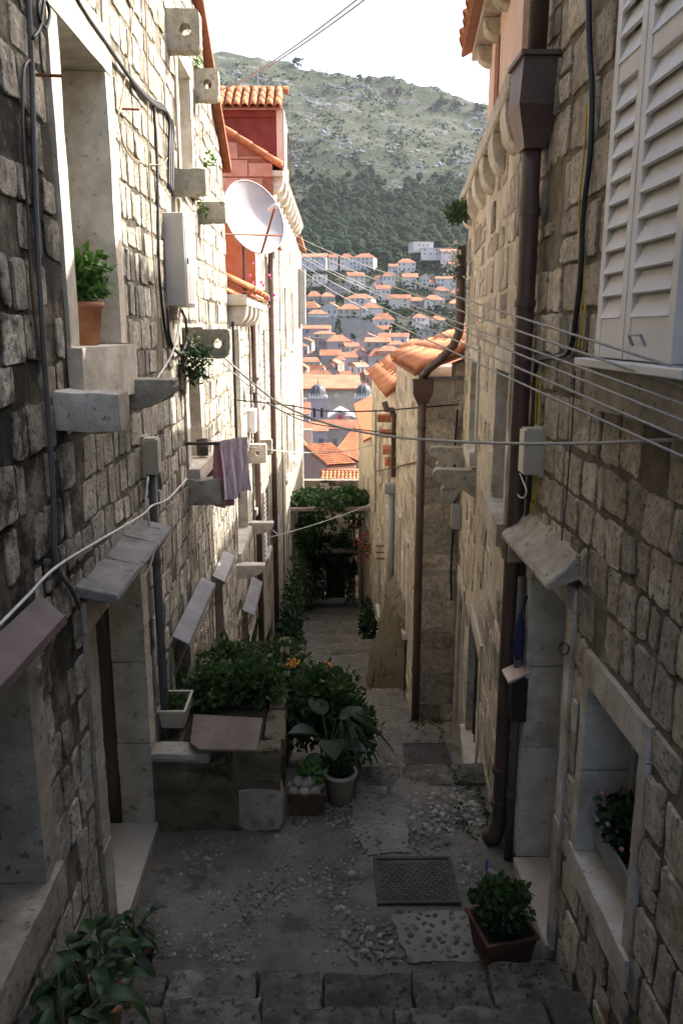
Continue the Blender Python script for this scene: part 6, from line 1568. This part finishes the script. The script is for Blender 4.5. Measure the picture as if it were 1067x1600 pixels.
# hydrangea-like shrub with flower heads and arching palm
t = bush('leafy shrub with orange and yellow flower heads over the alley path', [((-.05, 6.05, -3.0), (.34, .30, .36), 800, .085, 1.7), ((.22, 5.95, -3.2), (.24, .26, .30), 600, .075, 1.9)])
for px_, lab, m in (((512, 1042), 0, 'petal_orange'), ((458, 1036), 0, 'petal_orange'), ((492, 1082), 0, 'petal_white')):
    q = at_y(px_[0], px_[1], 6.4); f = MB()
    for _ in range(26): f.ico(q+Vector((rnd.gauss(0, .030), rnd.gauss(0, .030), rnd.gauss(0, .012))), .013, 1, .2)
    tag(f.build('flower_head', M[m], t), kind='stuff'); s = MB(); s.tube([q-Vector((.02, .05, .35)), q], .005, 5); s.build('flower_stalk', M['stem'], t)
t = thing('palm_plant', 'small palm arching its long narrow leaves over the path', 'plant', (.18, 5.75, H0))
for k in range(24):
    w = R(rnd.uniform(-100, 60)); b = MB(); blade(b, Vector((.14, 5.78, H0+.45+rnd.uniform(-.1, .1))), (math.cos(w), math.sin(w), rnd.uniform(.2, .8)), rnd.uniform(.28, .48), .026, .9, tone=rnd.random()); b.build('leaf', M['leaf_dark'], t)
b = MB(); b.tube([(.16, 5.75, H0), (.14, 5.78, H0+.5)], [.03, .02], 8); b.build('stem', M['wood_grey'], t)
b = MB(); pot(b, Vector((.17, 5.76, H0)), .12, .2); b.build('pot', M['ashlar_dark'], t, smooth=True)
# terracotta trough with white stones
tq = Vector((-.155, 5.30, H0)); t = thing('planter_trough', 'ribbed terracotta trough heaped with round white stones', 'planter', tq)
trough(t, tq, .14, .085, .19, 'terracotta_dark', 0, .80)
for i in range(13):
    b = MB(); xx = -.13+.26*(i+.5)/13; b.prism([tq+Vector((xx-.005, -.078, .02)), tq+Vector((xx+.005, -.078, .02)), tq+Vector((xx+.005, -.090, .17)), tq+Vector((xx-.005, -.090, .17))], (0, .006, 0)); b.build('rib', M['terracotta_dark'], t)
WS = ['front left one', 'front middle one', 'front right one', 'raised left one at the back', 'raised right one at the back', 'back right corner one', 'small back left corner one', 'topmost central one']
for k, (x, y, s) in enumerate(((-.09, -.04, .042), (-.01, -.045, .046), (.07, -.04, .044), (-.06, .03, .05), (.03, .035, .052), (.10, .03, .04), (-.115, .04, .036), (0, 0, .05))):
    b = MB(); b.tone = rnd.random(); b.ico(tq+Vector((x, y, .185+(.035 if k in (3, 4, 7) else 0))), s, 2, .06, (1, 1, .85)); tag(b.build('white_stone', M['pebble_white'], smooth=True), WS[k]+' of the round white stones heaped in the terracotta trough', 'stone', 'white stones in the trough')
f = MB(); leaves(f, tq+Vector((.03, .07, .27)), (.10, .05, .06), 40, .09, 1.3, shell_=0); tag(f.build('foliage', M['leaf_bright'], t), kind='stuff')
# basket-like pot with a handle
pb = Vector((.10, 5.45, H0)); t = potted('cream pot with a wire handle behind the white stones', pb, .12, .24, 'plastic_beige', .78)
s = MB(); s.tube([pb+Vector((.125*math.cos(a), -.02, .22+.10*math.sin(a))) for a in [math.pi*i/12 for i in range(13)]], .006, 6); s.build('handle', M['cable_white'], t)
f = MB(); leaves(f, pb+Vector((0, 0, .33)), (.14, .12, .12), 120, .08, 1.5, shell_=0); tag(f.build('foliage', M['leaf'], t), kind='stuff')

# ---- foreground pots at the left, by the steps
def leafy(label, c, r, h, m, n, size, spread_, up, seed, lm='leaf_dark'):
    t = potted(label, c, r, h, m)
    for k in range(n):
        w = rnd.uniform(0, 6.28); hh = h*.8+rnd.uniform(.08, up); rr = rnd.uniform(.03, spread_)
        p0 = c+Vector((math.cos(w)*rr, math.sin(w)*rr, hh)); p0.x = max(p0.x, XL+.06)
        d = Vector((math.cos(w+rnd.uniform(-.5, .5)), math.sin(w+rnd.uniform(-.5, .5)), rnd.uniform(-.3, .6)))
        if p0.x+d.x*size < XL+.03: d.x = abs(d.x)*.3
        s = MB(); s.tube([c+Vector((math.cos(w)*.03, math.sin(w)*.03, h*.8)), (c+Vector((0, 0, h*.9))+p0)/2+Vector((0, 0, .03)), p0], .0045, 5); s.build('stalk', M['stem'], t)
        big_leaf(p0, d, size*rnd.uniform(.75, 1.2), size*rnd.uniform(.42, .6), M[lm], t, tone=rnd.random(), curl=rnd.uniform(.2, .7))
    return t
leafy('dark potted plant nearest the door threshold at the lower left', Vector((-1.08, 3.82, H0)), .115, .17, 'terracotta_dark', 18, .10, .13, .18, 1)
leafy('white rimmed pot of broad glossy leaves on the lowest step at the left', Vector((-1.09, 3.42, STEP[0][1]+.01)), .12, .20, 'ashlar', 22, .13, .15, .24, 2)
leafy('large terracotta pot of dark broad leaves in the lower left corner', Vector((-1.06, 3.02, STEP[1][1]+.01)), .14, .24, 'terracotta', 34, .13, .20, .28, 3)
leafy('dark green leafy pot right at the lower left edge of the picture', Vector((-1.05, 2.62, STEP[2][1]+.01)), .14, .24, 'terracotta_dark', 36, .13, .22, .28, 4)
# square terracotta pot at the right
sq = Vector((.985, 3.86, H0)); t = thing('potted_plant', 'square terracotta pot with a bushy green plant beside the right doorstep', 'potted plant', sq)
trough(t, sq+Vector((0, 0, .002)), .15, .15, .22, 'terracotta_dark', R(12), .78)
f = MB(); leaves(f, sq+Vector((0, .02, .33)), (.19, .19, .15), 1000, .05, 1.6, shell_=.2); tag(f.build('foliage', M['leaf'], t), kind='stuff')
s = MB(); s.tube([sq+Vector((-.08, .05, .3)), sq+Vector((-.09, .05, .56))], .003, 5); s.build('flower_stalk', M['stem'], t)
f = MB()
for k in range(6): f.ico(sq+Vector((-.09, .05, .53+k*.012)), .010, 1, .2)
tag(f.build('flower_head', plain('petal_violet', (.16, .08, .36), .7), t), kind='stuff')
# trough in the low right window
tw2 = WR.pt(3.2, -2.455, -.10); t = thing('planter_trough', 'grey trough of dark leaves and small pink flowers in the low right window', 'planter', tw2)
trough(t, tw2, .075, .26, .15, 'pipe_pale')
f = MB(); leaves(f, tw2+Vector((-.0, 0.02, .23)), (.11, .26, .11), 420, .06, 1.5, shell_=.1); tag(f.build('foliage', M['leaf_dark'], t), kind='stuff')
f = MB()
for k in range(16): f.ico(tw2+Vector((rnd.uniform(-.1, .06), rnd.uniform(-.22, .22), rnd.uniform(.2, .32))), .012, 1, .2)
tag(f.build('blossom', plain('petal_dusty', (.45, .20, .20), .7), t), kind='stuff')
# weeds along the wall feet
wd = MB()
for _ in range(60):
    y = rnd.uniform(4.9, 5.8); p = Vector((1.18-rnd.random()**2*.25, y, H0)); leaves(wd, p+Vector((0, 0, .02)), (.03, .03, .02), 5, .03, 1.6, shell_=0)
for _ in range(90):
    y = rnd.uniform(7.1, 9.6); x_ = 1.22+(y-7)*.09-rnd.random()**3*.35; p = Vector((x_, y, path_z(x_, y))); leaves(wd, p+Vector((0, 0, .02)), (.04, .04, .02), 4, .035, 1.6, shell_=0)
tag(wd.build('moss_and_weeds', M['leaf']), 'low moss and weeds along the foot of the right walls', 'weeds', kind='stuff')

# ---- pergola, vines and shrubs at the bottom of the alley
pg = thing('vine_pergola', 'thick green grape vine over a pergola across the end of the alley', 'pergola', (0, 31, -11))
pz = lambda y: -.205*y
for y in (24.5, 26.5, 28.5, 30.5, 32.5, 34.5):
    b = MB(); b.box(-1.1, 1.5, y-.05, y+.05, pz(y)-.55, pz(y)-.45); b.build('beam', M['wood_grey'], pg)
for x, y in ((-.95, 28.5), (1.25, 28.5), (-.95, 34.5), (1.25, 34.5)):
    b = MB(); b.box(x-.05, x+.05, y-.05, y+.05, base_line(y)-.2, pz(y)-.45); b.build('post', M['wood_grey'], pg)
f = MB()
for k in range(52):
    y = rnd.uniform(24, 35.8); leaves(f, Vector((rnd.uniform(-1.0, 1.5), y, pz(y)-.2+rnd.uniform(-.25, .2))), (.55, .7, .30), 150, .16, 1.2, shell_=0)
for k in range(12):
    y = rnd.uniform(26, 30); leaves(f, Vector((rnd.uniform(-.9, 1.2), y, pz(y)-.8+rnd.uniform(-.3, .2))), (.16, .16, .45), 50, .14, 1.2, shell_=0)
for k in range(16):
    y = rnd.uniform(26, 33); leaves(f, Vector((rnd.uniform(-1.0, -.35), y, rnd.uniform(-.215, -.275)*y)), (.35, .6, .6), 130, .15, 1.2, shell_=0)
tag(f.build('vine_leaves', M['vine'], pg), kind='stuff')
pg2 = thing('lower_trellis', 'dark lower trellis with vines over the doorway at the alley end', 'trellis', (0, 33.5, -12))
for z, y in ((-8.9, 31.5), (-9.05, 32.3), (-9.2, 33.2), (-9.3, 34.2)):
    b = MB(); b.box(-1.05, 1.45, y-.04, y+.04, z-.05, z+.05); b.build('beam', M['wood_grey'], pg2)
f = MB()
for k in range(46): leaves(f, Vector((rnd.uniform(-1.0, 1.3), rnd.uniform(31.0, 35.5), -9.30+rnd.uniform(-.5, .45))), (.4, .5, .35), 130, .14, 1.2, shell_=0)
tag(f.build('vine_leaves', M['leaf_dark'], pg2), kind='stuff')
def wallbush(label, pts, m='leaf_dark', n=420, size=.12):
    return bush(label, [((x, y, z), (rx, ry, rz), n, size, 1.7) for x, y, z, rx, ry, rz in pts], m, stems=3)
bl = base_line
wallbush('tall dark climbing shrub along the far left wall', [(-.85, 20, bl(20)+1.0, .35, .9, 1.1), (-.80, 22, bl(22)+1.3, .4, 1.0, 1.3), (-.8, 24.5, bl(24)+1.2, .42, 1.2, 1.3), (-.75, 27, bl(27)+1.3, .42, 1.2, 1.5)])
wallbush('low dark shrub at the far left wall foot with pale blooms', [(-.80, 16.8, bl(16.8)+.6, .35, .8, .7), (-.85, 18.3, bl(18.3)+.8, .35, .8, .9)])
wallbush('dark bushes crowding the bottom of the alley by the doorway', [(-.25, 32.5, bl(32.5)+.9, .5, .9, 1.0), (-.7, 29.5, bl(29.5)+1.1, .5, 1.0, 1.4), (-.55, 34.5, bl(34)+1.4, .5, .8, 1.6), (.95, 33.5, bl(33)+.9, .3, .8, 1.1)])
wallbush('small potted greenery at the right wall far down the alley', [(1.05, 19.0, bl(19)+.5, .22, .5, .55), (1.15, 21.5, bl(21.5)+.6, .2, .5, .6)])
t = tuft('red flowers on the far right wall beside the pergola', Vector((1.25, 24.0, -6.6)), (.2, .5, .5), 160, .10, 'leaf')
f = MB()
for _ in range(24): f.ico(Vector((1.1+rnd.gauss(0, .1), 23.9+rnd.gauss(0, .25), -6.5+rnd.gauss(0, .3))), .04, 1, .2)
tag(f.build('blossom', M['petal_red'], t), kind='stuff')

# ------------------------------------------------------------------ the air over the town
def haze():
    m, nt, b, N, L = new_mat('haze'); nt.nodes.remove(b)
    v = N('ShaderNodeVolumePrincipled'); v.inputs['Color'].default_value = (.86, .91, 1.0, 1); v.inputs['Density'].default_value = .00005; v.inputs['Anisotropy'].default_value = .25
    L(v.outputs[0], nt.nodes['Material Output'].inputs['Volume'])
    o = MB().box(-6100, 6100, -3100, 9100, -62, 520).build('haze', m); tag(o, kind='stuff')
haze()
